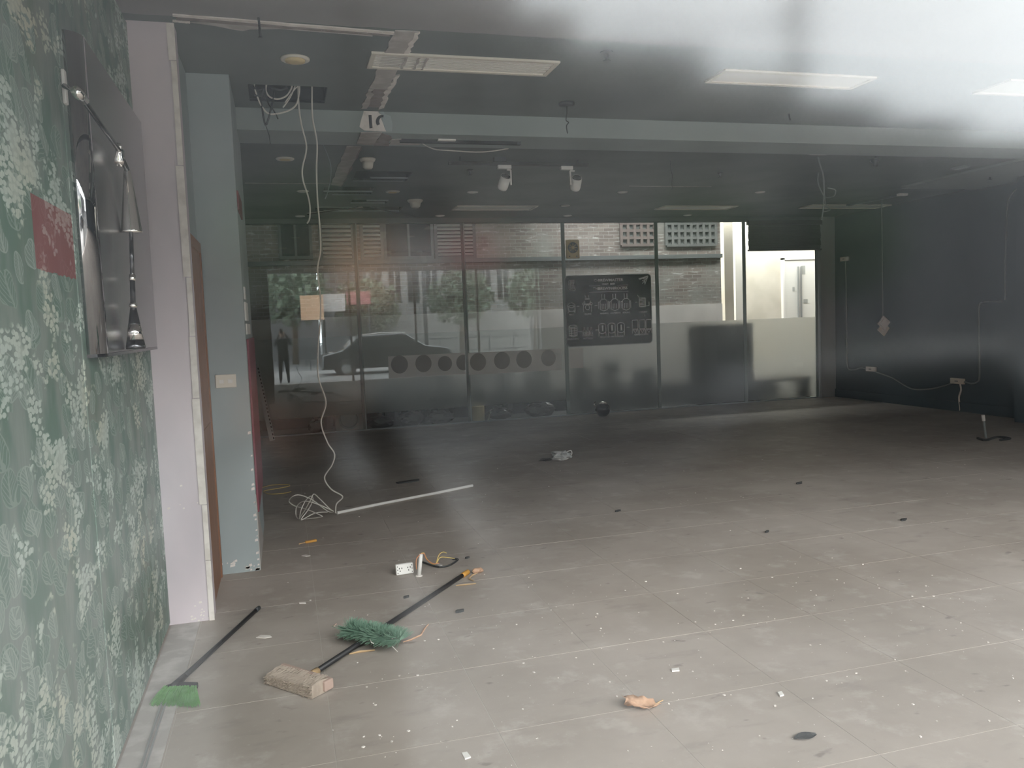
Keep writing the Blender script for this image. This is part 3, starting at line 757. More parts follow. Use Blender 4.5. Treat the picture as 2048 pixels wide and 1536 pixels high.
# ================================================================== LEFT WALL: mirror panel and lamp
PX = LX
pz0, pz1, py0, py1 = 1.49, 2.60, 3.16, 4.46
mp = thing('mirror_panel', 'dark mirror panel with rounded edge mounted on the green papered wall', 'mirror panel', (PX, (py0+py1)/2, pz0))
prof = []                                    # horizontal section: flat face, bull-nosed towards the shop front
for k in range(9):
    t_ = PI/2 * k/8; prof.append((PX + .055*math.sin(t_), py0 + .075*(1-math.cos(t_))))
prof += [(PX+.055, py1-.01), (PX+.045, py1), (PX, py1)]
MB().prism([(x, y, pz0) for x, y in prof[8:] + [(PX, py0+.075)]], (0,0,pz1-pz0)).build('panel', 'gloss_black', mp, bevel=.003)
MB().prism([(x, y, pz0) for x, y in prof[:9] + [(PX, py0+.074)]], (0,0,pz1-pz0)).build('rounded_edge', 'edge_chrome', mp, True)
MB().prism([(x*1.0 + .0, y, pz0-.012) for x, y in prof], (0,0,.012)).build('lower_trim', 'dark_chrome', mp)
lx = -.565
lp = thing('wall_lamp', 'jointed chrome wall lamp with cone shade and long flared drop rod', 'lamp', on(128,170,0,-.60))
def w_(u, v, X=lx): return on(u, v, 0, X)
a, b = w_(129,140,LX+.01), w_(129,203,LX+.01)
MB().box(LX, LX+.012, a.y-.016, a.y+.016, b.z, a.z).build('wall_plate', 'white', lp, bevel=.003)
MB().tube([w_(129,172,LX+.01), w_(160,190), w_(240,303)], .009, 10).build('arm', 'dark_chrome', lp, True)
MB().tube([w_(152,182), w_(168,200)], .016, 10).build('elbow', 'chrome', lp, True)
MB().tube([w_(236,290), w_(240,303), w_(238,326)], [.012,.016,.018], 10).build('clamp', 'chrome', lp, True)
MB().tube([w_(240,310), w_(250,330), w_(256,345)], .010, 10).build('knuckle', 'dark_chrome', lp, True)
tp, bt = w_(254,338), w_(264,465)
d = bt - tp
MB().lathe(tp, [(.010,0),(.014,.012),(.040,d.length*.97),(.042,d.length)], d, 28).build('cone_shade', 'chrome', lp, True)
t1, t2 = w_(262,460), w_(266,606)
MB().tube([t1, t1.lerp(t2,.62)], .008, 12).build('drop_rod', 'dark_chrome', lp, True)
MB().tube([t1.lerp(t2,.62), t1.lerp(t2,.70)], .012, 12).build('collar', 'chrome', lp, True)
MB().tube([t1.lerp(t2,.70), t2], .010, 12).build('lower_rod', 'black', lp, True)
e = w_(272, 698); d = e - t2; Ld = d.length
MB().lathe(t2, [(.012,0),(.016,.01),(.012,.02)], d, 16).build('collar', 'chrome', lp, True)
MB().lathe(t2, [(.012,.02),(.022,Ld*.45),(.023,Ld*.47)], d, 20).build('flare', 'dark_chrome', lp, True)
MB().lathe(t2, [(.0235,Ld*.47),(.032,Ld*.80)], d, 20).build('flare_band', 'chrome', lp, True)
MB().lathe(t2, [(.032,Ld*.80),(.037,Ld*.96),(.036,Ld)], d, 20).build('flare_rim', 'dark_chrome', lp, True)

# switch plate on the pier
p = on(452, 762, 1, 5.45)
t = thing('switch_plate', 'cream double switch plate on the blue grey pier', 'switch', p)
MB().box(p.x-.062, p.x+.062, 5.438, 5.45, p.z-.042, p.z+.042).build('plate', 'cream', t, bevel=.003)
for dx in (-.026, .026): MB().box(p.x+dx-.014, p.x+dx+.014, 5.434, 5.438, p.z-.014, p.z+.010).build('rocker', 'white', t, bevel=.001)

# ================================================================== BACK GLASS: poster, fan, vinyl, blind
PYg = GY - .012
def pg(u, v, dy=0): return gl(u, v, PYg + dy)
po = thing('poster_board', 'charcoal brewing process poster board fixed on the back glass', 'poster', (5.1, PYg, 1.1))
A, B, C_, D_ = pg(1131,556), pg(1299,546), pg(1304,683), pg(1133,695)
x0, x1, z0, z1 = (A.x+D_.x)/2, (B.x+C_.x)/2, (C_.z+D_.z)/2, (A.z+B.z)/2
W, H = x1-x0, z1-z0
def rounded(x0, x1, z0, z1, r, y, n=5):
    pts = []
    for cx_, cz_, a0 in ((x1-r,z1-r,0), (x0+r,z1-r,90), (x0+r,z0+r,180), (x1-r,z0+r,270)):
        for k in range(n+1):
            t_ = math.radians(a0 + 90*k/n); pts.append((cx_+r*math.cos(t_), y, cz_+r*math.sin(t_)))
    return pts
MB().prism(rounded(x0-.012, x1+.012, z0-.012, z1+.012, .06, PYg-.012), (0,.010,0)).build('border', 'grey_post', po)
MB().prism(rounded(x0, x1, z0, z1, .055, PYg-.016), (0,.006,0)).build('board', 'poster', po)
yP = PYg - .0175
def bp(s, t): return Vector((x0 + W*s, yP, z0 + H*(1-t)))       # s,t: 0..1 across and down the board
def line(mb, pts, w=.006, closed=False):
    P = [bp(*p) for p in pts]
    if closed: P.append(P[0])
    for i in range(len(P)-1): mb.bar(P[i], P[i+1], w, .001, up=(0,1,0)) if False else mb.obox((P[i]+P[i+1])/2, (P[i+1]-P[i]) if (P[i+1]-P[i]).length > 1e-6 else (1,0,0), (0,1,0), (P[i+1]-P[i]).cross(Vector((0,1,0))), (P[i+1]-P[i]).length + w*.6, .001, w)
def ell(cs, ct, rs, rt, a0=0, a1=360, n=12): return [(cs+rs*math.cos(math.radians(a0+(a1-a0)*k/n)), ct-rt*math.sin(math.radians(a0+(a1-a0)*k/n))) for k in range(n+1)]
def ptext(txt, s, t, size, name='lettering', sq=1.0):
    text_mb(txt, bp(s, t) + Vector((0,-.0005,0)), (1,0,0), (0,0,1), size, 'CENTER', sq).build(name, 'chalk', po)
ptext('C-BREWMASTER', .50, .085, .060, sq=1.15)
ptext('CRAFT', .46, .135, .038)
ptext('BEER', .545, .135, .038)
ptext('THE', .355, .205, .062)
ptext('BREWING', .475, .205, .062)
ptext('PROCESS', .635, .205, .062)
mb = MB(); line(mb, [(.27,.145),(.40,.145)], .004); line(mb, [(.60,.145),(.73,.145)], .004); line(mb, [(.27,.235),(.73,.235)], .005); mb.build('rule', 'chalk', po)
for txt, s, t in (('MALT',.06,.555), ('MILLING',.245,.555), ('MASHING',.44,.555), ('LAUTERING',.57,.555), ('BOILING',.70,.555), ('COOLING',.90,.555),
                  ('PACKAGING',.07,.905), ('BOTTLING',.24,.905), ('MATURATION AND FILTRATION',.52,.895), ('FERMENTATION',.87,.885)):
    ptext(txt, s, t, .034 if len(txt) < 14 else .028)
def icon(name, lines, w=.006):
    mb = MB()
    for l in lines: line(mb, l, w*1.35)
    mb.build(name, 'chalk', po)
icon('hop_drawing', [ell(.05+.022*i, .08+.035*j, .016, .022, n=7) for i in range(3) for j in range(4) if (i+j) % 4 != 3 or i < 2], .007)
icon('wheat_drawing', [[(.86+.11*k*.0, .06+.02*k), (.97, .02)] for k in range(1)] + [[(.97,.03),(.90,.13)], [(.97,.03),(.93,.14)], [(.96,.03),(.87,.07)], [(.95,.05),(.91,.06)], [(.94,.07),(.90,.09)], [(.93,.09),(.925,.12)]], .008)
icon('malt_sack_drawing', [ell(.06,.42,.042,.040,0,180), [(.018,.42),(.03,.50),(.10,.50),(.102,.42)], ell(.06,.43,.030,.015), [(.02,.52),(.035,.49)], [(.10,.52),(.085,.49)]], .009)
icon('mill_drawing', [[(.21,.36),(.21,.40),(.28,.40),(.28,.36)], [(.19,.41),(.30,.41)], [(.20,.41),(.20,.52)], [(.29,.41),(.29,.52)], ell(.245,.45,.025,.035), ell(.285,.40,.016,.018), ell(.205,.40,.014,.016), [(.22,.33),(.27,.33)], [(.22,.28),(.23,.31)], [(.26,.28),(.265,.31)]], .008)
for k, s in enumerate((.435, .565, .70)):
    icon('kettle_drawing', [ell(s,.38,.042,.04,0,180), [(s-.042,.38),(s-.042,.49),(s,.51),(s+.042,.49),(s+.042,.38)], [(s-.02,.34),(s-.02,.27)], [(s+.012,.34),(s+.012,.27)], [(s-.06,.38),(s-.06,.48)], [(s+.055,.37),(s+.055,.48)], [(s-.02,.41),(s-.02,.48)], [(s,.41),(s,.48)], [(s+.02,.41),(s+.02,.48)], [(s-.06,.38),(s-.042,.38)]], .007)
icon('cooler_drawing', [[(.84,.30),(.86,.34),(.86,.47),(.93,.47),(.93,.34),(.86,.34)]] + [[(.855,.36+.02*k),(.935,.355+.02*k)] for k in range(6)] + [[(.935,.46),(.975,.455),(.975,.40)]], .008)
icon('keg_drawing', [ell(.07,.715,.045,.018), [(.025,.715),(.025,.85),(.07,.865),(.115,.85),(.115,.715)]] + [[(.025,.75+.03*k),(.115,.75+.03*k)] for k in range(4)] + [[(.05,.73),(.05,.86)], [(.09,.73),(.09,.86)]], .007)
for s in (.20, .24, .28):
    icon('bottle_drawing', [[(s-.006,.74),(s-.006,.77),(s-.017,.80),(s-.017,.86),(s+.017,.86),(s+.017,.80),(s+.006,.77),(s+.006,.74),(s-.006,.74)], ell(s,.825,.009,.022,n=8)], .006)
for s in (.41, .52, .63):
    icon('tank_drawing', [ell(s,.72,.042,.03,0,180), [(s-.042,.72),(s-.042,.80)], [(s+.042,.72),(s+.042,.80)], ell(s,.80,.042,.035,180,360), [(s-.04,.82),(s-.04,.875)], [(s+.04,.82),(s+.04,.875)], [(s,.72),(s,.80)], [(s+.008,.72),(s+.008,.80)]], .008)
for s in (.80, .885, .965):
    icon('fermenter_drawing', [[(s-.030,.66),(s-.034,.68),(s-.034,.78),(s,.85),(s+.034,.78),(s+.034,.68),(s+.030,.66),(s-.030,.66)], [(s-.03,.79),(s+.03,.79)], [(s-.018,.805),(s+.018,.805)], [(s-.034,.80),(s-.034,.86)], [(s+.034,.80),(s+.034,.86)]], .006)
for a_ in ([(.12,.43),(.15,.43)], [(.33,.425),(.36,.425)], [(.81,.40),(.83,.40)], [(.92,.585),(.92,.61)], [(.13,.79),(.17,.79)], [(.33,.78),(.36,.78)], [(.70,.76),(.73,.76)]): icon('arrow', [a_], .006)

# exhaust fan plate
a, b = pg(1131,480), pg(1158,517)
fn = thing('exhaust_fan', 'yellowed exhaust fan plate on the back glass above the poster', 'fan', ((a.x+b.x)/2, PYg, b.z))
MB().prism(rounded(a.x, b.x, b.z, a.z, .02, PYg-.03), (0,.03,0)).build('plate', 'yellowed', fn)
cx_, cz_ = (a.x+b.x)/2, a.z - .125
MB().lathe((cx_, PYg-.03, cz_), [(.085,0),(.085,.006),(.070,.008),(.070,.002)], (0,-1,0), 28).build('ring', 'darkgrey', fn)
for k in range(8):
    t_ = PI*2*k/8; MB().bar((cx_, PYg-.034, cz_), (cx_+.07*math.cos(t_), PYg-.034, cz_+.07*math.sin(t_)), .012, .004, up=(0,1,0)).build('blade', 'yellowed', fn)
MB().lathe((cx_, PYg-.033, cz_), [(.022,0),(.018,.008)], (0,-1,0), 14).build('hub', 'yellowed', fn)
for dx in (-.06, .06): MB().lathe((cx_+dx, PYg-.03, b.z+.035), [(.010,0),(.008,.005)], (0,-1,0), 10).build('screw', 'darkgrey', fn)

# white vinyl strip with a row of grey discs on the glass
def vinyl(px, discs, label):
    P = [pg(*p) for p in px]
    zt, zb = (P[0].z+P[1].z)/2, (P[2].z+P[3].z)/2; xa, xb = P[0].x, P[1].x
    t = thing('vinyl_strip', label, 'vinyl strip', ((xa+xb)/2, PYg, zb))
    MB().box(xa, xb, PYg+.002, PYg+.006, zb, zt).build('strip', 'vinyl_sheet', t)
    for u, v, ru, half in discs:
        c = pg(u, v); r = ru/1630*GY/math.cos(.0); pts = []
        for k in range(25):
            a_ = 2*PI*k/24; x = c.x + r*math.cos(a_)
            if half: x = min(x, xb)
            pts.append((x, PYg+.002, c.z + r*1.06*math.sin(a_)))
        MB().prism(pts[:-1], (0,-.002,0)).build('disc', 'vinyl_disc', t)
vinyl(((776,712),(930,706),(930,752),(776,753)), ((799,729,17,0),(847,727,16.5,0),(890,727,14.5,0),(927,725,15,1)), 'white vinyl strip with grey discs on the second pane, by the hanging cable')
vinyl(((936,705),(1122,698),(1122,738),(936,752)), ((956,724,17,0),(1004,721,17,0),(1048,719,17,0),(1097,716,16,0)), 'white vinyl strip with grey discs on the third pane, next to the poster')
P = [pg(*p) for p in ((1138,697),(1166,695),(1166,735),(1138,737))]
tag(MB().box(P[0].x, P[1].x, PYg+.002, PYg+.006, P[3].z, P[0].z).build('vinyl_patch', 'vinyl', loc=P[3]), 'small plain white vinyl patch under the poster corner', 'vinyl strip')

# dark slatted blind over the last pane
bl = thing('roller_blind', 'dark brown slatted blind drawn over the top of the last pane', 'blind', (8.32, GY-.1, 2.58))
MB().box(7.62, 9.05, GY-.13, GY-.05, 3.0, GTOP).build('head_box', 'blind', bl)
for k in range(11):
    z = 2.60 + k*.038
    MB().obox((8.335, GY-.09, z), (1,0,0), (0,.25,1), (0,1,-.25), 1.41 + random.uniform(-.015,.01), .046, .004).build('slat', 'blind', bl)
MB().box(7.63, 9.04, GY-.115, GY-.065, 2.565, 2.59).build('bottom_rail', 'blind', bl)

# ================================================================== RIGHT WALL fittings
def rw(u, v, X=RX): return on(u, v, 0, X)
def wallbox(uv, w, h, label, m='cream'):
    p = rw(*uv); t = thing('wall_box', label, 'socket box', p)
    MB().box(RX-.035, RX, p.y-w/2, p.y+w/2, p.z-h/2, p.z+h/2).build('box', m, t, bevel=.004)
    MB().box(RX-.040, RX-.035, p.y-w*.38, p.y+w*.38, p.z-h*.36, p.z+h*.36).build('cover', m, t, bevel=.002)
    MB().box(RX-.043, RX-.040, p.y-w*.12, p.y+w*.12, p.z-h*.1, p.z+h*.1).build('socket', 'conduit', t)
wallbox((1691,518), .20, .07, 'small pale wall box high on the dark wall, top of the conduit', 'white')
wallbox((1744,738), .22, .075, 'small pale wall box low on the dark wall beside the conduit foot', 'white')
wallbox((1917,762), .24, .08, 'small grey wall box low on the dark wall with a cable hanging from it', 'cream')
def run(pix, r, label, m='conduit'):
    pts = smoothpts([rw(u, v, RX-.014) for u, v in pix], 4)
    tag(MB().tube(pts, r, 7).build('conduit', m, loc=pts[0]), label, 'conduit')
run([(1691,522),(1692,560),(1693,640),(1694,700),(1695,730),(1700,739),(1712,739),(1722,736),(1735,738)], .011, 'grey conduit dropping from the high wall box to the low one')
run([(1752,744),(1785,756),(1815,774),(1835,779),(1865,777),(1890,771),(1907,765)], .010, 'sagging grey cable between the two low wall boxes')
run([(1926,763),(1942,767),(1954,764),(1959,752),(1959,690),(1958,640),(1959,612),(1968,604),(2004,603)], .012, 'bent grey conduit rising from the low wall box')
run([(2010,600),(2011,520),(2014,440),(2018,400),(2034,378)], .010, 'thin grey conduit climbing to the ceiling by the pilaster')
run([(1920,768),(1922,780),(1918,795),(1920,815),(1920,821)], .012, 'crumpled cable hanging from the low wall box to the floor', 'cable')
# hanging double plate
hx = 8.6
tp = on(1764, 396, 0, hx); hy = tp.y
pl = thing('hanging_plate', 'white double socket plate hanging on a cord before the dark wall', 'hanging plate', on(1766,650,1,hy))
MB().tube([Vector((on(1764,600,1,hy).x, hy, CZ)), on(1766,632,1,hy)], .007, 7).build('cord', 'conduit', pl)
def diamond(u, v, w, h, dy, m, name, par, rot=0):
    c = on(u, v, 1, hy); 
    ax = Vector((math.cos(rot),0,math.sin(rot))); az = Vector((-math.sin(rot),0,math.cos(rot)))
    return MB().obox(c + Vector((0,dy,0)), ax, (0,1,0), az, w, .02, h).build(name, m, par, bevel=.004)
r_ = math.radians(-40)
b_ = diamond(1767, 658, .15, .15, 0, 'cream', 'rear_plate', pl, r_)
f_ = diamond(1765, 646, .155, .155, -.03, 'white', 'front_plate', pl, r_)
diamond(1765, 646, .11, .11, -.042, 'vinyl', 'plate_inset', f_, r_); diamond(1770, 642, .05, .025, -.056, 'white', 'socket', f_, r_)

# ================================================================== FLOOR THINGS
def flat_poly(pix, th, m, name, label, cat, z=0.0):
    P = [fl(*p) for p in pix]; c = sum(P, Vector())/len(P)
    return tag(MB().prism([(p.x,p.y,z+.0005) for p in P], (0,0,th)).build(name, m, loc=(c.x,c.y,z)), label, cat)
# --- small green hand broom
g1, g2, g3, g4 = fl(303,1412), fl(397,1414), fl(394,1384), fl(330,1384)
k1, k2 = fl(348,1372,.02), fl(515,1218,.012)
bm_ = thing('hand_broom', 'small broom with bright green bristles and black handle by the papered wall', 'broom', (k1.x, k1.y, 0))
MB().tube([k1, k1.lerp(k2,.5), k2], [.013,.011,.011], 10).build('handle', 'black', bm_, True)
MB().tube([k2.lerp(k1,.03), k2 + (k2-k1).normalized()*.02], .0125, 10).build('handle_cap', 'darkgrey', bm_, True)
ms = (g3+g4)/2
MB().tube([k1.lerp(k2,-.02), k1.lerp(k2,.10)], [.018,.014], 10).build('socket', 'black', bm_, True)
MB().prism([(g4.x,g4.y,.008),(g3.x,g3.y,.008),(g3.x+.004,g3.y+.035,.008),(k1.x+.02,k1.y+.02,.008),(k1.x-.015,k1.y+.01,.008)], (0,0,.022)).build('head', 'black', bm_, bevel=.004)
mb = MB(); rnd = random.Random(2)
for k in range(420):
    s = rnd.random(); h_ = rnd.random()
    a = g4.lerp(g3, s); b = g1.lerp(g2, s) + Vector((rnd.gauss(0,.006), rnd.gauss(0,.010), 0))
    a = Vector((a.x, a.y, .008+.022*h_)); b = Vector((b.x, b.y, .003 + .03*h_*rnd.random())); m_ = a.lerp(b,.5) + Vector((0,0,.004))
    mb.tube([a, m_, b], [.0020,.0020,.0010], 3, False)
mb.build('bristles', 'lime_bristle', bm_)
# --- large broom with worn straw head
ax0, ax1 = fl(530,1368), fl(625,1400); dp = fl(650,1383) - ax1
u_ = (ax1-ax0).normalized(); w_d = Vector((-u_.y, u_.x, 0)); Lh = (ax1-ax0).length; Wd = max(.10, abs(dp.dot(w_d)))
cb = (ax0+ax1)/2 + w_d*Wd*.5
bb = thing('push_broom', 'old broom with worn straw head and black handle with orange grip', 'broom', (cb.x, cb.y, 0))
def bpt(a, b, z): return ax0 + u_*(a*Lh) + w_d*(b*Wd) + Vector((0,0,z))
grid_t = []
mb = MB(); sec = []
N = 10
for i in range(N+1):
    s = i/N; sag = .004*math.sin(s*9)
    h_ = .040 + .018*s
    sec.append([bpt(s, -.02+sag, .002), bpt(s, 1.0, .002), bpt(s, .98, h_*.98), bpt(s, .55, h_+.008), bpt(s, .02+sag, h_)])
vsx = [p for r in sec for p in r]; fsx = []
for i in range(N):
    for j in range(5): fsx.append((i*5+j, i*5+(j+1)%5, (i+1)*5+(j+1)%5, (i+1)*5+j))
fsx += [(4,3,2,1,0), tuple(N*5+j for j in range(5))]
mb.add(vsx, fsx); mb.build('bristle_block', 'greybristle', bb, bevel=.004)
mb = MB(); rnd = random.Random(5)
for k in range(500):
    s = rnd.random(); h_ = .040+.018*s; z = rnd.uniform(.004, h_)
    a = bpt(s, .02, z); mb.tube([a, a - w_d*rnd.uniform(.003,.012) + Vector((rnd.gauss(0,.002),0,rnd.gauss(0,.001)))], .0012, 3, False)
for k in range(500):
    s = rnd.random(); t0 = rnd.uniform(.0,.8); h_ = .041+.018*s + .008*(min(t0/.55,1))
    mb.tube([bpt(s,t0,h_), bpt(s+rnd.gauss(0,.01),t0+.18,h_+.002)], .0012, 3, False)
mb.build('bristle_ends', 'greybristle', bb)
MB().obox(bpt(.5,1.02,.030), u_, w_d, (0,0,1), Lh*1.03, .022, .050).build('head_bar', 'pink', bb, bevel=.005)
MB().obox(bpt(1.015,.85,.034), u_, w_d, (0,0,1), .018, .05, .045).build('end_cap', 'pink', bb, bevel=.005)
hs, he = fl(622,1350,.035), fl(937,1143,.016)
MB().tube([bpt(.62,1.0,.032), hs.lerp(he,-.02), hs.lerp(he,.03)], [.022,.018,.016], 12).build('socket', 'tan', bb, True)
MB().tube([hs, hs.lerp(he,.5), hs.lerp(he,.95)], .0125, 12).build('handle', 'black', bb, True)
MB().tube([hs.lerp(he,.945), hs.lerp(he,.96), hs.lerp(he,.995), he], [.0145,.016,.0155,.010], 12).build('grip', 'orange', bb, True)
# --- fuzzy dark green brush across the handle
t1, t2 = fl(697,1284), fl(801,1306); tl = (t2-t1)
gb = thing('bristle_brush', 'fuzzy dark green bristle brush lying over the broom handle', 'brush', ((t1.x+t2.x)/2, (t1.y+t2.y)/2, 0))
mb = MB(); rnd = random.Random(3); sd = Vector((-tl.y, tl.x, 0)).normalized()
MB().tube([t1.lerp(t2,.0)+Vector((0,0,.062)), t2+Vector((0,0,.062))], .010, 8).build('core', 'green_bristle', gb, True)
for k in range(2600):
    s = rnd.random(); a = t1.lerp(t2, s) + Vector((0,0,.062)); th = rnd.uniform(-.25, PI+.25); R_ = rnd.uniform(.05,.098)
    d = sd*math.cos(th) + Vector((0,0,1))*max(math.sin(th), -.5)*.62 + tl.normalized()*rnd.gauss(0,.22) 
    b = a + d*R_; b.z = max(b.z, .002)
    hd = (he-hs).normalized(); q_ = b - hs; q_ = q_ - hd*q_.dot(hd); q_.z = 0
    if q_.length < .022: b.z = max(b.z, .052)
    mb.tube([a, b], [.0016,.0009], 3, False)
mb.build('bristles', 'green_bristle', gb)
mb = MB()
for pts in (((740,1278,.07),(743,1285,.075),(748,1287,.07)), ((783,1278,.08),(792,1275,.08),(797,1278,.07)), ((785,1293,.06),(795,1303,.05))):
    mb.tube([fl(u,v,z) for u, v, z in pts], .0022, 4)
mb.build('straw_bits', 'plaster', gb)
# --- splinters and twigs
def stick(pix, r, m, label, name='wood_splinter', cat='splinter'):
    P = [fl(u, v, .006) for u, v in pix]; n = len(P)
    tag(MB().tube(P, [r*(1 if i not in (0,n-1) else .5) for i in range(n)], 5).build(name, m, loc=(P[0].x,P[0].y,0)), label, cat)
stick([(698,1308),(720,1303),(750,1300)], .006, 'tan', 'flat tan wood splinter in front of the green brush')
stick([(806,1284),(822,1279),(842,1270),(849,1258),(857,1248)], .005, 'leaf', 'bent brown twig beside the green brush', 'twig', 'twig')
stick([(912,1171),(930,1169),(952,1167)], .005, 'tan', 'thin straight twig beside the orange grip', 'twig', 'twig')
stick([(948,1162),(938,1157),(945,1150),(955,1146)], .005, 'tan', 'short crooked twig past the orange grip', 'twig', 'twig')
stick([(668,1252),(672,1248)], .010, 'pink', 'pinkish crumb behind the green brush', 'plastic_crumb', 'crumb')
P = fl(955,1143,.012); tag(MB().blob((P.x,P.y,.018), .035,.02,.018,2,.25,4).build('plastic_scrap', 'leaf', loc=(P.x,P.y,0)), 'small crumpled brown scrap past the orange grip', 'scrap')
# --- socket plate
p = fl(810,1149); 
t = thing('socket_plate', 'white double socket plate standing on edge on the floor', 'socket', p)
wv = Vector((.98,.12,0)).normalized(); nv = Vector((.12,-.98,0)); up = (Vector((0,0,1)) + Vector((-.02,.25,0))).normalized()
cpl = p + up*.036
MB().obox(cpl, wv, nv, up, .112, .022, .066).build('plate', 'white', t, bevel=.006)
for dx in (-.027, .027):
    for a_, b_ in ((-.008,.008),(.008,.008),(-.004,-.008)):
        MB().obox(cpl + wv*(dx+a_) + up*b_ + nv*.012, wv, nv, up, .005, .002, .008).build('slot', 'black', t)
for dx in (-.046, .046):
    for b_ in (-.02, 0, .02): MB().obox(cpl + wv*dx + up*b_ + nv*.012, wv, nv, up, .005, .002, .005).build('screw_hole', 'black', t)
# --- floor conduit stub with wires
p = fl(838,1152); top = on(842,1108,1,p.y+.01)
t = thing('floor_conduit', 'white conduit stub rising from the floor with yellow and orange wires', 'conduit', p)
MB().tube([p, top], .0125, 12).build('pipe', 'white', t, True)
MB().lathe(p, [(.022,0),(.020,.004),(.013,.006)], n=12).build('plaster_collar', 'plaster', t)
for k, (pix, m) in enumerate(((((842,1107,p.y+.01),(848,1106,p.y+.02),(852,1115,p.y+.05),(861,1126,p.y+.08),(872,1128,p.y+.1),(880,1115,p.y+.12),(895,1115,p.y+.12),(909,1117,p.y+.14)), 'wires_y'),
                     (((842,1107,p.y+.01),(849,1108,p.y+.02),(853,1118,p.y+.03),(866,1127,p.y+.06),(878,1126,p.y+.08)), 'wires_r'),
                     (((842,1107,p.y+.01),(834,1116,p.y-.01),(832,1126,p.y-.02),(833,1138,p.y-.01)), 'wires_r'),
                     (((872,1128,p.y+.1),(878,1110,p.y+.14),(886,1104,p.y+.16),(893,1106,p.y+.16)), 'wires_y'))):
    MB().tube(smoothpts([on(u,v,1,y) for u, v, y in pix]), .0032, 5).build('wire', m, t, True)
P = [fl(u,v,.008) for u, v in ((845,1124),(862,1130),(880,1134),(900,1130),(916,1119),(905,1118))]
tag(MB().tube(smoothpts(P), .006, 6).build('cable_loop', 'dkcable', loc=(P[0].x,P[0].y,0)), 'black cable loop on the floor behind the conduit stub', 'cable')
flat_poly([(868,1129),(878,1127),(885,1131),(878,1133)], .004, 'plaster_dim', 'paper_scrap', 'tiny grey paper scrap inside the black cable loop', 'paper')
# --- long pvc conduit and coil
a, b = fl(674,1026,.013), fl(945,971,.013)
tag(MB().tube([a, a.lerp(b,.3)+Vector((0,.012,0)), a.lerp(b,.7)+Vector((0,-.006,0)), b], .0125, 12).build('plastic_pipe', 'white', loc=(a.x,a.y,0)), 'long white plastic pipe lying on the floor', 'pipe')
cy_ = fl(640,1036).y
cp = [(672,1026,.01),(655,1022,.03),(625,1000,.12),(600,990,.15),(585,993,.15),(578,1003,.12),(590,1012,.10),(612,1018,.06),(640,1030,.03),(642,1034,.02),(610,1038,.01),(600,1042,.01),(610,1020,.08),(622,998,.15),(628,988,.17),(640,998,.14),(660,1018,.05),(666,1022,.02),(640,1010,.08),(610,1002,.11),(594,1012,.08),(592,1030,.03),(598,1038,.015),(602,1020,.08),(612,1000,.14),(622,992,.16),(626,1000,.13),(616,1020,.07),(602,1040,.01),(630,1026,.04),(655,1024,.02)]
P = [on(u, v, 1, cy_ - .06 + .22*math.sin(i*1.3)*.4) for i, (u, v, z) in enumerate(cp)]
P = [Vector((q.x, q.y, max(q.z, .006))) for q in P]
tag(MB().tube(smoothpts(P, 4), .0042, 6).build('cable_coil', 'cable', loc=(P[0].x, P[0].y, 0)), 'loose tangle of white cable at the end of the plastic pipe', 'cable')
# --- bits
a, b = fl(605,1088), fl(633,1083); 
t = thing('yellow_marker', 'short yellow stub lying on the floor near the pier', 'stub', a)
MB().obox((a.lerp(b,.6)) + Vector((0,0,.010)), b-a, Vector((-(b-a).y,(b-a).x,0)), (0,0,1), (b-a).length*.8, .022, .016).build('body', 'orange', t, bevel=.003)
MB().tube([a.lerp(b,.22)+Vector((0,0,.008)), a.lerp(b,-.25)+Vector((0,0,.005))], .004, 5).build('tip', 'tan', t)
flat_poly([(603,1112),(612,1110),(621,1112),(612,1114)], .003, 'plaster', 'paper_scrap', 'white paper sliver in front of the yellow stub', 'paper')
flat_poly([(512,1276),(522,1271),(540,1272),(544,1275),(530,1277)], .003, 'plaster', 'paper_scrap', 'torn white paper sliver between the two brooms', 'paper')
flat_poly([(598,1206),(611,1205),(612,1208),(599,1208)], .004, 'plaster', 'plaster_chip', 'flat plaster chip on the joint behind the straw broom', 'chip')
flat_poly([(1343,1340),(1358,1338),(1359,1343),(1344,1344)], .006, 'white', 'plaster_chip', 'oblong white plaster chip beyond the dry leaf', 'chip')
flat_poly([(1555,1387),(1563,1385),(1568,1392),(1560,1394)], .006, 'white', 'plaster_chip', 'round white plaster chip between the dry leaf and the dark wall', 'chip')
flat_poly([(924,1508),(934,1506),(942,1516),(930,1520)], .005, 'white', 'plaster_chip', 'white plaster chip near the shop front', 'chip')
# dry leaf
c = fl(1283,1418)
t = thing('dry_leaf', 'curled pale brown dry leaf on the floor tiles', 'leaf', c)
gridp = []
for i in range(9):
    row = []
    for j in range(6):
        s = i/8 - .5; w = (j/5 - .5); wid = .075*math.cos(s*2.6)**.8 + .006
        row.append((c.x + s*.13 + .01*math.sin(j*2+i), c.y + w*wid*1.3 - .02*s, .004 + .028*abs(w)**1.2*2 + .022*max(0,-s)*2 + .004*math.sin(i*2.1+j*1.7)))
    gridp.append(row)
o = MB().sheet(gridp).build('blade', 'leaf', t, True); o.modifiers.new('thickness', 'SOLIDIFY').thickness = .0012
MB().tube(smoothpts([(c.x+.045,c.y-.01,.006),(c.x+.075,c.y+.004,.012),(c.x+.10,c.y+.010,.016)]), [.003]*10+[.0015], 5).build('stem', 'tan', t, True)
c = fl(1611,1477); gridp = []
for i in range(7):
    gridp.append([(c.x + (i/6-.5)*.09, c.y + (j/3-.5)*.05*math.cos((i/6-.5)*2.8), .003+.008*abs(j/3-.5)*2) for j in range(4)])
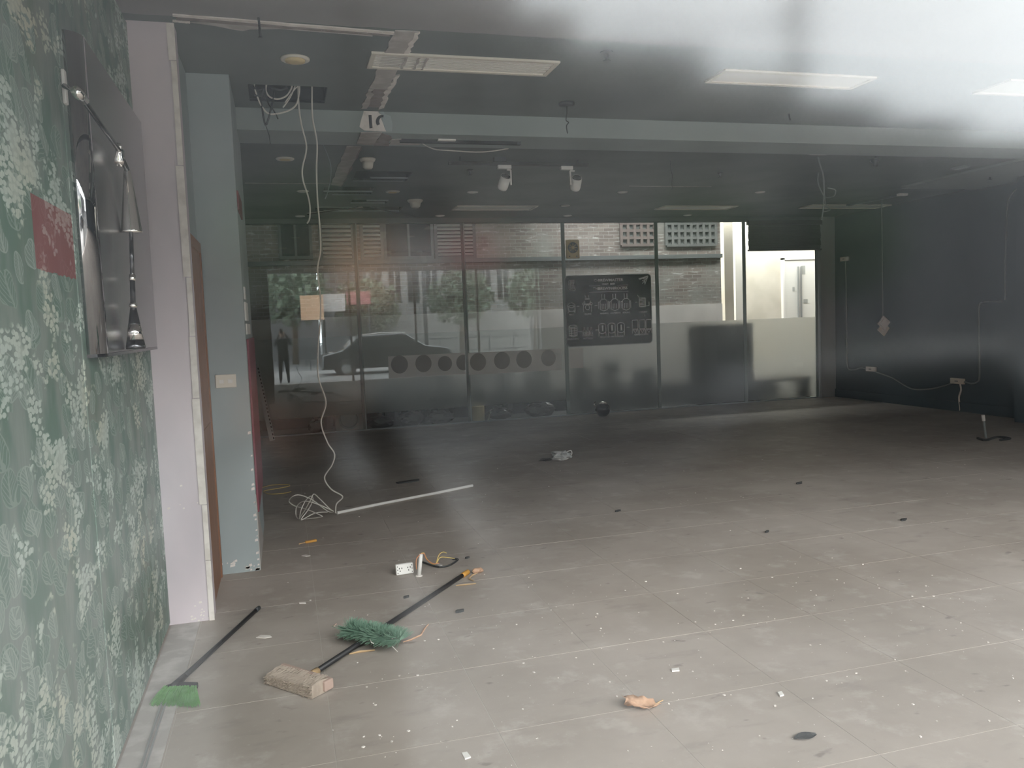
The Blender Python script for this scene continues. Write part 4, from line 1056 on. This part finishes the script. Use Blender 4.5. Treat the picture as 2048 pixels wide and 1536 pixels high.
o = tag(MB().sheet(gridp).build('dark_leaf', 'dkcable', loc=(c.x,c.y,0)), 'small flat blackened leaf near the shop front', 'leaf'); o.modifiers.new('thickness', 'SOLIDIFY').thickness = .001
# crumpled clear bag
c = fl(1118,920)
t = thing('plastic_bag', 'crumpled clear plastic bag in the middle of the floor', 'bag', c)
MB().blob((c.x+.02,c.y,.05), .11,.08,.05,3,.30,8).build('bag_body', 'bag', t)
P = [(c.x+.05,c.y,.06),(c.x+.13,c.y-.02,.10),(c.x+.15,c.y,.05),(c.x+.08,c.y-.03,.01),(c.x-.02,c.y-.05,.015)]
MB().tube(smoothpts(P), .006, 5).build('bag_handle', 'white', t)
MB().blob((c.x-.14,c.y+.02,.012), .09,.05,.012,2,.3,9).build('dark_fold', 'dkcable', t)
# dark scraps
for n, (u, v, w, lb) in enumerate(((818,964,.26,'flattened black rubber strip near the plastic pipe'), (920,1224,.06,'small black scrap near the broom handle'), (1236,1023,.06,'black crumb between the pipe and the clear bag'),
                        (1600,967,.10,'thin dark scrap between the clear bag and the dark wall'), (1534,1065,.05,'dark crumb in the middle of the pale floor'), (812,1196,.05,'black crumb behind the black broom handle'),
                        (1807,1041,.07,'dark crumb toward the dark side wall'), (935,1117,.04,'black crumb behind the orange grip'))):
    c = fl(u, v); rnd = random.Random(n+40); pts = []
    for k in range(9):
        a_ = 2*PI*k/9; r = rnd.uniform(.6,1.1); pts.append((c.x + w/2*r*math.cos(a_), c.y + w*.22*r*math.sin(a_) + .12*w*math.cos(a_), .0005))
    tag(MB().prism(pts, (0,0,.012)).build('dark_scrap', 'dkcable', loc=c), lb, 'scrap')
# yellowish wire by the pier
P = [fl(u, v, .006) for u, v in ((524,975),(545,970),(575,969),(578,972),(560,976),(528,982),(540,988),(570,986),(582,983))]
tag(MB().tube(smoothpts(P), .004, 5).build('loose_wire', 'wires_y', loc=(P[0].x,P[0].y,0)), 'loose yellow wire on the floor behind the pier', 'wire')
# conduit stub on the right with black cable
p = fl(1972,876); top = on(1966,830,1,p.y)
t = thing('floor_conduit', 'thin tilted conduit stub with black cable near the dark wall', 'conduit', p)
MB().tube([p, p.lerp(top,.8)], .012, 8).build('pipe', 'conduit', t); MB().tube([p.lerp(top,.75), top], .018, 8).build('pipe_end', 'white', t)
MB().tube(smoothpts([fl(1955,876,.01),fl(1972,880,.012),fl(1995,874,.012),fl(2020,877,.01),fl(2000,880,.01)]), .014, 6).build('cable', 'dkcable', t)
# dark glossy pot near the glass
c = fl(1206,832)
t = thing('glossy_pot', 'small dark glossy pot standing on the floor by the back glass', 'pot', c)
MB().lathe(c, [(.06,0),(.10,.04),(.12,.10),(.10,.165),(.07,.19),(.075,.20)], n=24).build('body', 'trash', t, True)
MB().tube(smoothpts([c+Vector((-.10,0,.14)), c+Vector((-.15,-.02,.19)), c+Vector((-.12,-.01,.24))]), .012, 7).build('handle', 'chrome', t, True)
MB().lathe(c + Vector((0,0,.2)), [(.075,0),(.04,.02),(.012,.035)], n=20).build('lid', 'chrome', t, True)
# leaning slotted bars behind the pier
a, b = fl(545,881,.01), on(511,728,1,GY-.06)
t = thing('slotted_bar', 'grey slotted steel bar leaning against the back glass beside the pier', 'steel bar', a)
d = (b-a).normalized(); L_ = (b-a).length
MB().bar(a, b, .075, .012, up=(0,-1,0)).build('web', 'steel', t)
sdv = d.cross(Vector((0,-1,0))).normalized()
for k in range(20):
    q = a + d*(L_*(k+.6)/21); MB().obox(q + Vector((0,-.010,0)) + sdv*.022, d, Vector((0,-1,0)), sdv, .028, .006, .014).build('slot', 'dark', t)
a, b = fl(519,888,.01), on(513,850,1,GY-.3)
tag(MB().bar(a, b, .03, .01, up=(0,-1,0)).build('broken_slat', 'white', loc=a), 'short broken white slat leaning behind the pier', 'slat')

# scattered plaster crumbs and dust flecks
mb = MB(); rnd = random.Random(11)
for k in range(620):
    if k < 340: x, y = rnd.uniform(.2, 3.6), rnd.gauss(3.3, .7)
    else: x, y = rnd.uniform(-.1, 7.0), rnd.uniform(2.4, 9.0)
    if y < 2.2 or x < -.15: continue
    s = rnd.choice((.002,.0025,.003,.004,.006)) * rnd.uniform(.7,1.2); a_ = rnd.random()*PI
    ca, sa = math.cos(a_)*s, math.sin(a_)*s
    mb.prism([(x-ca,y-sa,.0004),(x+sa*.8,y-ca*.7,.0004),(x+ca,y+sa,.0004),(x-sa*.7,y+ca*.8,.0004)], (0,0,s*.5))
tag(mb.build('plaster_crumbs', 'plaster', loc=(2,4,0)), 'tiny white plaster crumbs scattered over the floor', 'crumbs', kind='stuff')

# ================================================================== BEHIND THE BACK GLASS: a covered passage
AY = 15.4
struct(MB().box(-6, 16, GY+.05, 21, -.14, -.02).build('passage_ground', 'asphalt'))
bx1 = on(1442, 550, 1, AY).x
wb = struct(MB().box(-6, bx1, AY, AY+.3, -.02, 4.6).build('wall_passage', 'brick'))
struct(MB().box(-6.2, -6, GY, 21, -.02, 4.6).build('wall_passage_end', 'brick'))
struct(MB().box(-6.2, 15.3, GY+.2, 14.45, 3.9, 4.1).box(-6.2, 5.0, 14.45, 14.95, 3.9, 4.1).box(-6.2, 15.3, 14.95, 16.9, 3.9, 4.1).build('unseen_passage_roof', 'facade_b'))  # unseen; cover and gaps shaped to set the daylight on the bricks
struct(MB().box(RX-.5, 16, GY+.14, GY+.34, 3.2, 6.5).build('wall_outer_upper', 'facade_b'))
cw = struct(MB().box(-6.2, 16, 18.2, 18.5, -.02, 7.0).build('wall_courtyard', 'cream_wall'))  # left stretch added behind the bricks to keep daylight out
struct(MB().box(15, 15.3, GY, 18.5, -.02, 7.0).build('wall_courtyard_side', 'cream_wall'))
struct(MB().box(-6.2, LX-.1, GY-.05, GY+.2, -.02, 4.1).build('added_wall_left', 'brick'))  # unseen wall added to stop daylight leaking into the passage
struct(MB().box(RX, 16, GY-.05, GY+.2, -.02, 4.1).build('added_wall_right', 'brick'))  # same on the other side, added as a light block
# ledge line on the brick wall
q = on(700, 530, 1, AY)
struct(MB().box(-6, bx1, AY-.08, AY, 2.70, 2.78).build('trim_7', 'winframe'))
struct(MB().box(-6, bx1, AY-.03, AY, -.02, 1.75).build('trim_8', 'film_backing'))  # pale band added to brighten the view through the frosted film
# courtyard column and white panel
a, b = on(1448,500,1,17.3), on(1466,500,1,17.3)
struct(MB().box(a.x, b.x, 17.3, 17.6, -.02, 4.5).build('courtyard_column', 'cream_wall'))
a, b = on(1471,560,1,17.8), on(1488,460,1,17.8)
struct(MB().box(a.x, b.x, 17.8, 17.9, -.02, b.z).build('courtyard_panel', 'white_wall'))
# white double door with pull bars
a, b = on(1567,520,1,18.15), on(1660,700,1,18.15)
dd = struct(MB().box(a.x, b.x, 18.12, 18.2, 0, a.z).build('door_2', 'white_wall'))
MB().box(a.x-.05, a.x, 18.10, 18.2, 0, a.z+.05).box(a.x-.05, b.x, 18.10, 18.2, a.z, a.z+.05).build('door_frame', 'vinyl', dd)
for u in (1597, 1603):
    x = on(u, 600, 1, 18.1).x; MB().box(x-.012, x+.012, 18.08, 18.12, .3, on(u,533,1,18.1).z).build('pull_bar', 'steel', dd)
for (u, v, w, h_, m) in ((1607,540,.12,.22,'louvre'), (1588,578,.06,.10,'louvre'), (1612,602,.12,.10,'louvre')):
    p = on(u, v, 1, 18.1); MB().box(p.x-w/2, p.x+w/2, 18.112, 18.12, p.z-h_/2, p.z+h_/2).build('notice', m, dd)
# louvred windows on the brick wall
def louvre_window(u0, v0, u1, v1, label, n, frac=1.0, m='louvre'):
    a, b = on(u0, v0, 1, AY), on(u1, v1, 1, AY); zt = min(a.z, 4.2); zb = b.z
    t = thing('louvre_window', label, 'louvre window', ((a.x+b.x)/2, AY, zb))
    MB().box(a.x-.06, b.x+.06, AY-.05, AY+.02, zb-.06, zb).box(a.x-.06, b.x+.06, AY-.05, AY+.02, zt, zt+.06).box(a.x-.06, a.x, AY-.05, AY+.02, zb, zt).box(b.x, b.x+.06, AY-.05, AY+.02, zb, zt).build('frame', 'winframe', t)
    MB().box(a.x, b.x, AY-.008, AY-.002, zb, zt).build('backing', 'winglass', t)
    for k in range(n):
        z = zb + (zt-zb)*(k+.5)/n
        MB().obox(((a.x+b.x)/2, AY-.03, z), (1,0,0), (0,1,.5), (0,-.5,1), b.x-a.x, .05, (zt-zb)/n*.5).build('slat', m, t)
louvre_window(642, 440, 704, 518, 'louvre window in the passage behind the hanging cable', 9)
louvre_window(724, 440, 762, 515, 'narrow louvre window just past the first dark glass joint', 9)
louvre_window(872, 440, 946, 512, 'pale louvre window behind the second glass joint', 10)
for (u0, u1, lb) in ((770, 862, 'dark curtained window between the louvres in the passage'), (560, 620, 'dark reddish shuttered window near the pier in the passage')):
    a, b = on(u0, 440, 1, AY), on(u1, 512, 1, AY)
    t = thing('passage_window', lb, 'window', ((a.x+b.x)/2, AY, b.z))
    MB().box(a.x, b.x, AY-.03, AY+.01, b.z, 4.1).build('pane', 'winglass', t)
    MB().box(a.x-.05, b.x+.05, AY-.06, AY+.02, b.z-.06, b.z).box(a.x-.05, a.x, AY-.06, AY+.02, b.z, 4.1).box(b.x, b.x+.05, AY-.06, AY+.02, b.z, 4.1).box((a.x+b.x)/2-.02, (a.x+b.x)/2+.02, AY-.05, AY-.02, b.z, 4.1).build('frame', 'winframe', t)
# pierced block screen at the upper right of the passage wall
for (u0, u1, lb, m) in ((1240, 1308, 'pinkish pierced block screen above the poster', 'screen_p'), (1330, 1430, 'grey pierced block screen next to the bright doorway', 'screen_g')):
    a, b = on(u0, 440, 1, AY), on(u1, 490, 1, AY)
    t = thing('pierced_screen', lb, 'block screen', ((a.x+b.x)/2, AY, b.z))
    MB().box(a.x, b.x, AY-.015, AY-.005, b.z, 4.0).build('backing', 'winframe', t)
    nx = int((b.x-a.x)/.14); nz = int((4.0-b.z)/.14)
    for i in range(nx+1):
        x = a.x + (b.x-a.x)*i/nx; MB().box(x-.028, x+.028, AY-.06, AY-.015, b.z, 4.0).build('upright', m, t)
    for j in range(nz+1):
        z = b.z + (4.0-b.z)*j/nz; MB().box(a.x, b.x, AY-.055, AY-.016, z-.028, z+.028).build('crossbar', m, t)
struct(MB().box(-6, 8.9, GY+1.0, GY+1.12, -.02, .34).build('trim_9', 'dark'))  # black kerb added to darken what shows below the film
# shrubs behind the film
rnd = random.Random(21)
def shrub(u, h_, w, label):
    p = gl(u, 820, GY+.66); x, y = p.x, GY + .66
    t = thing('potted_shrub', label, 'shrub', (x, y, -.02), 'dark potted shrubs behind the frosted glass')
    MB().lathe((x,y,-.02), [(.10,0),(.14,.22),(.15,.24),(.13,.24)], n=14).build('pot', 'dark', t)
    MB().tube([(x,y,.2),(x,y,.5*h_)], .02, 6).build('stem', 'bark', t)
    mb = MB()
    for k in range(170):
        z = .25 + (h_-.25)*rnd.random(); rr = w*(.35+.65*math.sin(PI*min(1,(z-.2)/(h_-.1))))*rnd.random()**.5; a_ = rnd.random()*2*PI
        c = Vector((x+rr*math.cos(a_), y+rr*math.sin(a_)*.6, z)); d = Vector((rnd.gauss(0,1),rnd.gauss(0,1),rnd.gauss(.3,.7))).normalized(); e = d.orthogonal().normalized()
        s = rnd.uniform(.06,.11); mb.add([c-d*s, c+e*s*.35, c+d*s, c-e*s*.35], [(0,1,2,3)])
    mb.build('leaves', 'dark_foliage', t)
for u, h_, w, lb in ((650,.62,.22,'low dark potted shrub behind the hanging cable'), (785,.66,.24,'dark potted shrub below the first vinyl disc'), (845,.86,.16,'slim dark potted shrub below the second disc'),
                     (892,.84,.17,'slim dark potted shrub below the third disc'), (955,.80,.16,'dark potted shrub beside the yellow can'), (1010,.86,.2,'dark potted shrub below the middle discs'),
                     (1075,.80,.26,'broad dark potted shrub below the last disc'), (1165,.74,.2,'dark potted shrub behind the glass under the poster'), (1222,.78,.22,'dark potted shrub behind the glossy pot'), (1290,.62,.22,'low dark potted shrub at the fourth glass joint')):
    shrub(u, h_, w, lb)
# tall dark cabinet behind the film at the right
a, b = gl(1398, 650, GY+.25), gl(1508, 800, GY+.25)
t = thing('dark_cabinet', 'tall dark cabinet blurred behind the frosted glass near the doorway', 'cabinet', ((a.x+b.x)/2, GY+.45, -.02))
MB().box(a.x, b.x, GY+.25, GY+.65, -.02, a.z).build('body', 'dark', t)
MB().box(a.x+.02, (a.x+b.x)/2-.005, GY+.235, GY+.25, .05, a.z-.03).build('door', 'dark', t); MB().box((a.x+b.x)/2+.005, b.x-.02, GY+.235, GY+.25, .05, a.z-.03).build('door', 'dark', t)
a, b = gl(1515, 745, GY+.3), gl(1625, 800, GY+.3)
t = thing('low_bench', 'low dark bench blurred behind the frosted glass by the corner post', 'bench', ((a.x+b.x)/2, GY+.5, -.02))
MB().box(a.x, b.x, GY+.3, GY+.7, .30, .36).build('seat', 'dark', t)
for x in (a.x+.05, b.x-.05): MB().box(x-.03, x+.03, GY+.33, GY+.67, -.02, .30).build('leg', 'dark', t)
# bin bags and a drum-fronted box behind the clear strip
for n, (u, w, h_, lb) in enumerate(((632,.13,.22,'small heap of glinting wrappers behind the glass near the hanging cable'), (760,.22,.20,'black bin bag behind the second pane, by the drum box'), (820,.2,.24,'shiny black bin bag in the middle of the second pane'),
                        (880,.22,.22,'black bin bag behind the second pane, by the next joint'), (1000,.2,.2,'black bin bag behind the third pane, by the yellow can'), (1080,.26,.24,'broad black bin bag behind the third pane'), )):
    p = gl(u, 830, GY+.2)
    t = thing('bin_bag', lb, 'bin bag', (p.x, GY+.22, -.02))
    MB().blob((p.x, GY+.20, h_*.45), w, .10, h_*.5, 3, .12, n+60).build('sack', 'trash', t)
    MB().lathe((p.x, GY+.22, h_*.85), [(.02,0),(.045,.05),(.03,.08)], n=9).build('tied_neck', 'trash', t)
a, b = gl(668, 802, GY+.16), gl(724, 802, GY+.16)
t = thing('drum_box', 'pale boxy machine with round drum door behind the first pane', 'machine', ((a.x+b.x)/2, GY+.3, -.02))
MB().box(a.x, b.x, GY+.16, GY+.40, -.02, .46).build('casing', 'plaster_dim', t, bevel=.01)
MB().lathe(((a.x+b.x)/2, GY+.16, .17), [(.16,0),(.16,.02),(.13,.03),(.12,.01)], (0,-1,0), 28).build('drum_door', 'grey_post', t)
MB().box(a.x+.03, b.x-.03, GY+.15, GY+.16, .38, .44).build('control_strip', 'grey_post', t)
p = gl(955, 822, GY+.2)
t = thing('yellow_can', 'dull yellow can behind the glass at the second joint', 'can', (p.x, GY+.2, -.02))
MB().lathe((p.x, GY+.2, -.02), [(.11,0),(.11,.24),(.105,.26),(.09,.26)], n=20).build('body', 'yellowed', t, True); MB().lathe((p.x, GY+.2, .24), [(.08,0),(.08,.02),(.03,.03)], n=16).build('lid', 'yellowed', t)
a, b = gl(974,842,GY+.1), gl(982,826,GY+.12)
tag(MB().bar((a.x,GY+.08,-.02), (b.x,GY+.12,.14), .02, .008).build('white_slat', 'white', loc=(a.x,GY+.1,-.02)), 'short white slat leaning outside the third pane', 'slat')

# ================================================================== THE STREET BEHIND THE CAMERA (seen only as reflections)
struct(MB().box(-40, 60, -7.0, FY-.05, -.16, -.02).build('pavement', 'paving'))
struct(MB().box(-40, 60, -60, -7.0, -.26, -.12).build('street_ground', 'asphalt'))
def building(x0, x1, y, zt, m, label, nx, nz, zb=3.5, dep=6):
    t = thing('street_building', label, 'building', ((x0+x1)/2, y-dep/2, -.12))
    MB().box(x0, x1, y-dep, y, -.12, zt).build('wall', m, t)
    MB().box(x0-.05, x1+.05, y-dep, y+.2, zt, zt+.25).build('roof_edge', m, t)
    for i in range(nx):
        for j in range(nz):
            xa = x0 + (x1-x0)*(i+.2)/nx; xb = x0 + (x1-x0)*(i+.8)/nx; za = zb + (zt-zb)*(j+.2)/nz; zc_ = zb + (zt-zb)*(j+.75)/nz
            w = MB().box(xa, xb, y-.02, y+.03, za, zc_).build('window', 'winglass', t)
            MB().box(xa-.08, xb+.08, y, y+.05, zc_, zc_+.1).box((xa+xb)/2-.04, (xa+xb)/2+.04, y, y+.06, za, zc_).build('window_bar', 'facade_a', w)
building(-9.8, 2.0, -21, 11.8, 'facade_b', 'tall dark grey building across the street', 5, 3)
building(-20, -10.2, -19, 7.0, 'facade_c', 'orange brick building across the street', 5, 2)
building(2.4, 5.2, -21, 11.4, 'facade_b', 'second dark grey building across the street', 2, 3)
building(5.5, 6.8, -21, 10.6, 'facade_b', 'very narrow tall grey house added to step the skyline', 1, 3)  # in-between houses added to soften the sky glare edge in the front glass
building(7.1, 8.4, -21, 9.8, 'facade_b', 'narrow three storey grey house added to step the skyline', 1, 2)
building(8.7, 12.4, -21, 9.0, 'facade_b', 'low grey building with flat roof across the street', 3, 1)
building(12.8, 15.6, -21, 8.3, 'facade_b', 'narrow grey building added next to the low grey one', 2, 1)
building(16.0, 18.6, -21, 7.7, 'facade_b', 'added narrow grey house with two windows across the street', 2, 1)
building(19.0, 21.8, -21, 7.2, 'facade_b', 'small grey house added beside the long low building', 2, 1)
building(22.2, 44.0, -21, 6.7, 'facade_b', 'long low grey building far along the street', 8, 1)
building(4.5, 13.5, -19.4, 5.2, 'facade_a', 'pale shop row with white window bars across the street', 9, 1, 2.2, 1.2)
def tree(x, y, h_, r, label, seed):
    t = thing('street_tree', label, 'tree', (x, y, -.12), 'street trees'); rnd = random.Random(seed)
    MB().tube([(x,y,-.12),(x+.05,y,h_*.4),(x-.05,y,h_*.75)], [.16,.12,.07], 8).build('trunk', 'bark', t, True)
    mb = MB()
    for k in range(900):
        d = Vector((rnd.gauss(0,1),rnd.gauss(0,1),rnd.gauss(0,1))).normalized()*r*rnd.random()**.4
        c = Vector((x,y,h_*.75)) + Vector((d.x, d.y, d.z*.8)); n_ = Vector((rnd.gauss(0,1),rnd.gauss(0,1),rnd.gauss(0,1))).normalized(); e = n_.orthogonal().normalized(); f_ = n_.cross(e); s = rnd.uniform(.12,.25)
        mb.add([c-e*s, c-f_*s*.6, c+e*s, c+f_*s*.6], [(0,1,2,3)])
    mb.build('crown', 'foliage', t)
tree(.6, -16, 4.2, 1.9, 'leafy street tree behind the orange sign', 1); tree(4.2, -17, 3.4, 1.8, 'leafy street tree by the red sign', 2)
tree(8.6, -15, 3.8, 1.7, 'leafy street tree before the pale shop row', 3); tree(12.6, -15.5, 3.9, 1.6, 'leafy street tree at the end of the shop row', 4)
def board(x0, x1, z0, z1, y, m, label):
    t = thing('sign_board', label, 'sign', ((x0+x1)/2, y, -.12))
    MB().box(x0, x1, y-.05, y, z0, z1).build('panel', m, t)
    for x in (x0+.1, x1-.1): MB().box(x-.04, x+.04, y-.12, y-.05, -.12, z1).build('post', 'darkgrey', t)
board(.9, 1.9, 1.95, 3.05, -13.2, 'sign_o', 'orange sign board across the street'); board(3.0, 4.1, 2.6, 3.2, -14, 'sign_r', 'red sign board across the street')
board(1.9, 2.9, 2.3, 3.1, -13.6, 'sign_p', 'pale sign board across the street')
rl = thing('street_railing', 'dark street railing along the kerb', 'railing', (4, -7.1, -.12))
for z in (.45, .95): MB().box(-3, 13, -7.12, -7.08, z, z+.04).build('rail', 'darkgrey', rl)
for k in range(17): MB().box(-3+k-.02, -3+k+.02, -7.12, -7.08, -.12, .95).build('post', 'darkgrey', rl)
# utility pole
up_ = ray(1595, 40); px_ = up_.x/up_.y*(7.6)
t = thing('utility_pole', 'grey utility pole with crossarm on the pavement', 'pole', (px_, -6.6, -.02))
MB().tube([(px_,-6.6,-.02),(px_,-6.6,7.5)], .075, 12).build('shaft', 'darkgrey', t, True)
z_ = 1.55 + ray(1595,40).z/ray(1595,40).y*7.6
MB().bar((px_-.14,-6.6,z_-.08), (px_+.16,-6.6,z_+.10), .05, .05).build('crossarm', 'darkgrey', t)
MB().blob((px_-.12,-6.6,z_-.04), .05,.05,.09,2,.2,3).build('insulator', 'darkgrey', t)
MB().box(px_-2.4, px_, -6.62, -6.58, z_-.08, z_-.055).build('cable_rail', 'darkgrey', t)
# parked car
def car(x, y, label):
    t = thing('parked_car', label, 'car', (x, y, -.12))
    side = [(-2.2,.30),(-2.2,.75),(-1.5,.92),(-.95,1.38),(.55,1.42),(1.25,.98),(2.1,.85),(2.25,.55),(2.2,.30)]
    MB().prism([(x+a, y-.85, b-.12) for a, b in side], (0,1.7,0)).build('body', 'car', t, bevel=.08)
    win = [(-1.35,.95),(-.88,1.30),(.50,1.34),(1.08,.98)]
    MB().prism([(x+a, y+.85, b-.12) for a, b in win], (0,.012,0)).build('side_window', 'winglass', t)
    MB().bar((x-1.5,y+.86,.83), (x+1.2,y+.86,.86), .02, .02).build('chrome_strip', 'chrome', t); MB().tube([(x-1.0,y+.80,1.28),(x-.2,y+.8,1.33),(x+.6,y+.8,1.31)], .015, 6).build('roof_rail', 'chrome', t)
    for wx in (-1.4, 1.4):
        for wy in (-.80, .72): w = MB().lathe((x+wx, y+wy, .20), [(.32,0),(.32,.16),(.24,.17)], (0,1,0), 20).build('wheel', 'rubber', t); MB().lathe((x+wx, y+wy+.165, .20), [(.20,0),(.05,.02)], (0,1,0), 16).build('hub_cap', 'steel', w)
car(3.4, -3.5, 'black car parked along the kerb')

# photographer, seen as a reflection in the back glass
def skinned(name, joints, edges, m, parent, sub=2):
    L = Vector(parent.location) if parent else Vector((0,0,0))
    me = bpy.data.meshes.new(name); me.from_pydata([tuple(Vector(j[:3]) - L) for j in joints], edges, [])
    o = bpy.data.objects.new(name, me); col.objects.link(o); o.parent = parent
    me.materials.append(M[m])
    sk = o.modifiers.new('skin', 'SKIN'); sk.use_smooth_shade = True
    lay = me.skin_vertices[0].data if me.skin_vertices else None
    if lay is None:
        bm = bmesh.new(); bm.from_mesh(me); bm.verts.layers.skin.verify(); bm.to_mesh(me); bm.free(); lay = me.skin_vertices[0].data
    for i, j in enumerate(joints):
        r = j[3] if isinstance(j[3], tuple) else (j[3], j[3]); lay[i].radius = r; lay[i].use_root = (i == 0)
    sm_ = o.modifiers.new('sub', 'SUBSURF'); sm_.levels = sub; sm_.render_levels = sub
    return o
bx, by = .02, -.40
ps = thing('person', 'person in dark clothes raising a phone in both hands outside the shop front', 'person', (bx, by, -.02))
J = [(bx,by,.80,(.15,.11)), (bx,by,1.0,(.14,.10)), (bx,by,1.18,(.16,.11)), (bx,by,1.27,(.09,.07)), (bx,by+.01,1.33,(.05,.05)), (bx,by+.03,1.42,(.075,.09)), (bx,by+.03,1.49,(.06,.07)),
     (bx-.17,by,1.22,(.06,.06)), (bx-.26,by+.10,1.08,(.045,.045)), (bx-.14,by+.27,1.30,(.034,.034)), (bx-.07,by+.32,1.44,(.026,.03)),
     (bx+.17,by,1.22,(.06,.06)), (bx+.26,by+.10,1.10,(.045,.045)), (bx+.14,by+.27,1.32,(.034,.034)), (bx+.07,by+.32,1.46,(.026,.03)),
     (bx-.09,by,.70,(.085,.09)), (bx-.10,by+.01,.42,(.055,.06)), (bx-.11,by-.01,.06,(.04,.045)), (bx-.12,by+.12,.01,(.04,.03)),
     (bx+.09,by,.70,(.085,.09)), (bx+.10,by+.01,.42,(.055,.06)), (bx+.11,by-.01,.06,(.04,.045)), (bx+.12,by+.12,.01,(.04,.03))]
E_ = [(0,1),(1,2),(2,3),(3,4),(4,5),(5,6),(2,7),(7,8),(8,9),(9,10),(2,11),(11,12),(12,13),(13,14),(0,15),(15,16),(16,17),(17,18),(0,19),(19,20),(20,21),(21,22)]
skinned('body', J, E_, 'cloth', ps)
MB().blob((bx, by+.01, 1.46), .085, .10, .085, 3, .02, 1).build('hair', 'hair', ps, True)
MB().blob((bx, by+.055, 1.415), .062, .065, .085, 3, .0, 1).build('face', 'skin', ps, True)
for s in (-1, 1):
    hx_, hz_ = bx + s*.06, 1.46
    fingers = [(hx_, by+.325, hz_-.02, .022)]; ed = []
    for k in range(4):
        z = hz_ + .02 - .018*k; i = len(fingers)
        fingers += [(hx_ + s*.012, by+.35, z, .009), (hx_ - s*.008, by+.372, z+.004, .008), (hx_ - s*.024, by+.374, z+.006, .007)]; ed += [(0,i),(i,i+1),(i+1,i+2)]
    i = len(fingers); fingers += [(hx_ - s*.01, by+.335, hz_-.035, .010), (hx_ - s*.03, by+.345, hz_-.02, .008)]; ed += [(0,i),(i,i+1)]
    skinned('hand', fingers, ed, 'skin', ps, 1)
ph = tag(MB().box(bx-.04-.02, bx+.04-.02, -.042, -.033, 1.46, 1.58).build('phone', 'black', loc=(bx, -.04, 1.46), bevel=.004), 'black phone held up by the photographer', 'phone')

# daylight comes in through the shop front and down into the courtyard
portal('front_daylight_portal', ((LX+7.75)/2, FY-.14, CZ/2), (math.radians(90), 0, 0), 7.75-LX, CZ)
portal('courtyard_daylight_portal', (4.5, 17.55, 4.2), (0, 0, 0), 21.0, 1.3)
portal('passage_daylight_portal', (10.1, 14.7, 4.2), (0, 0, 0), 10.2, .5)
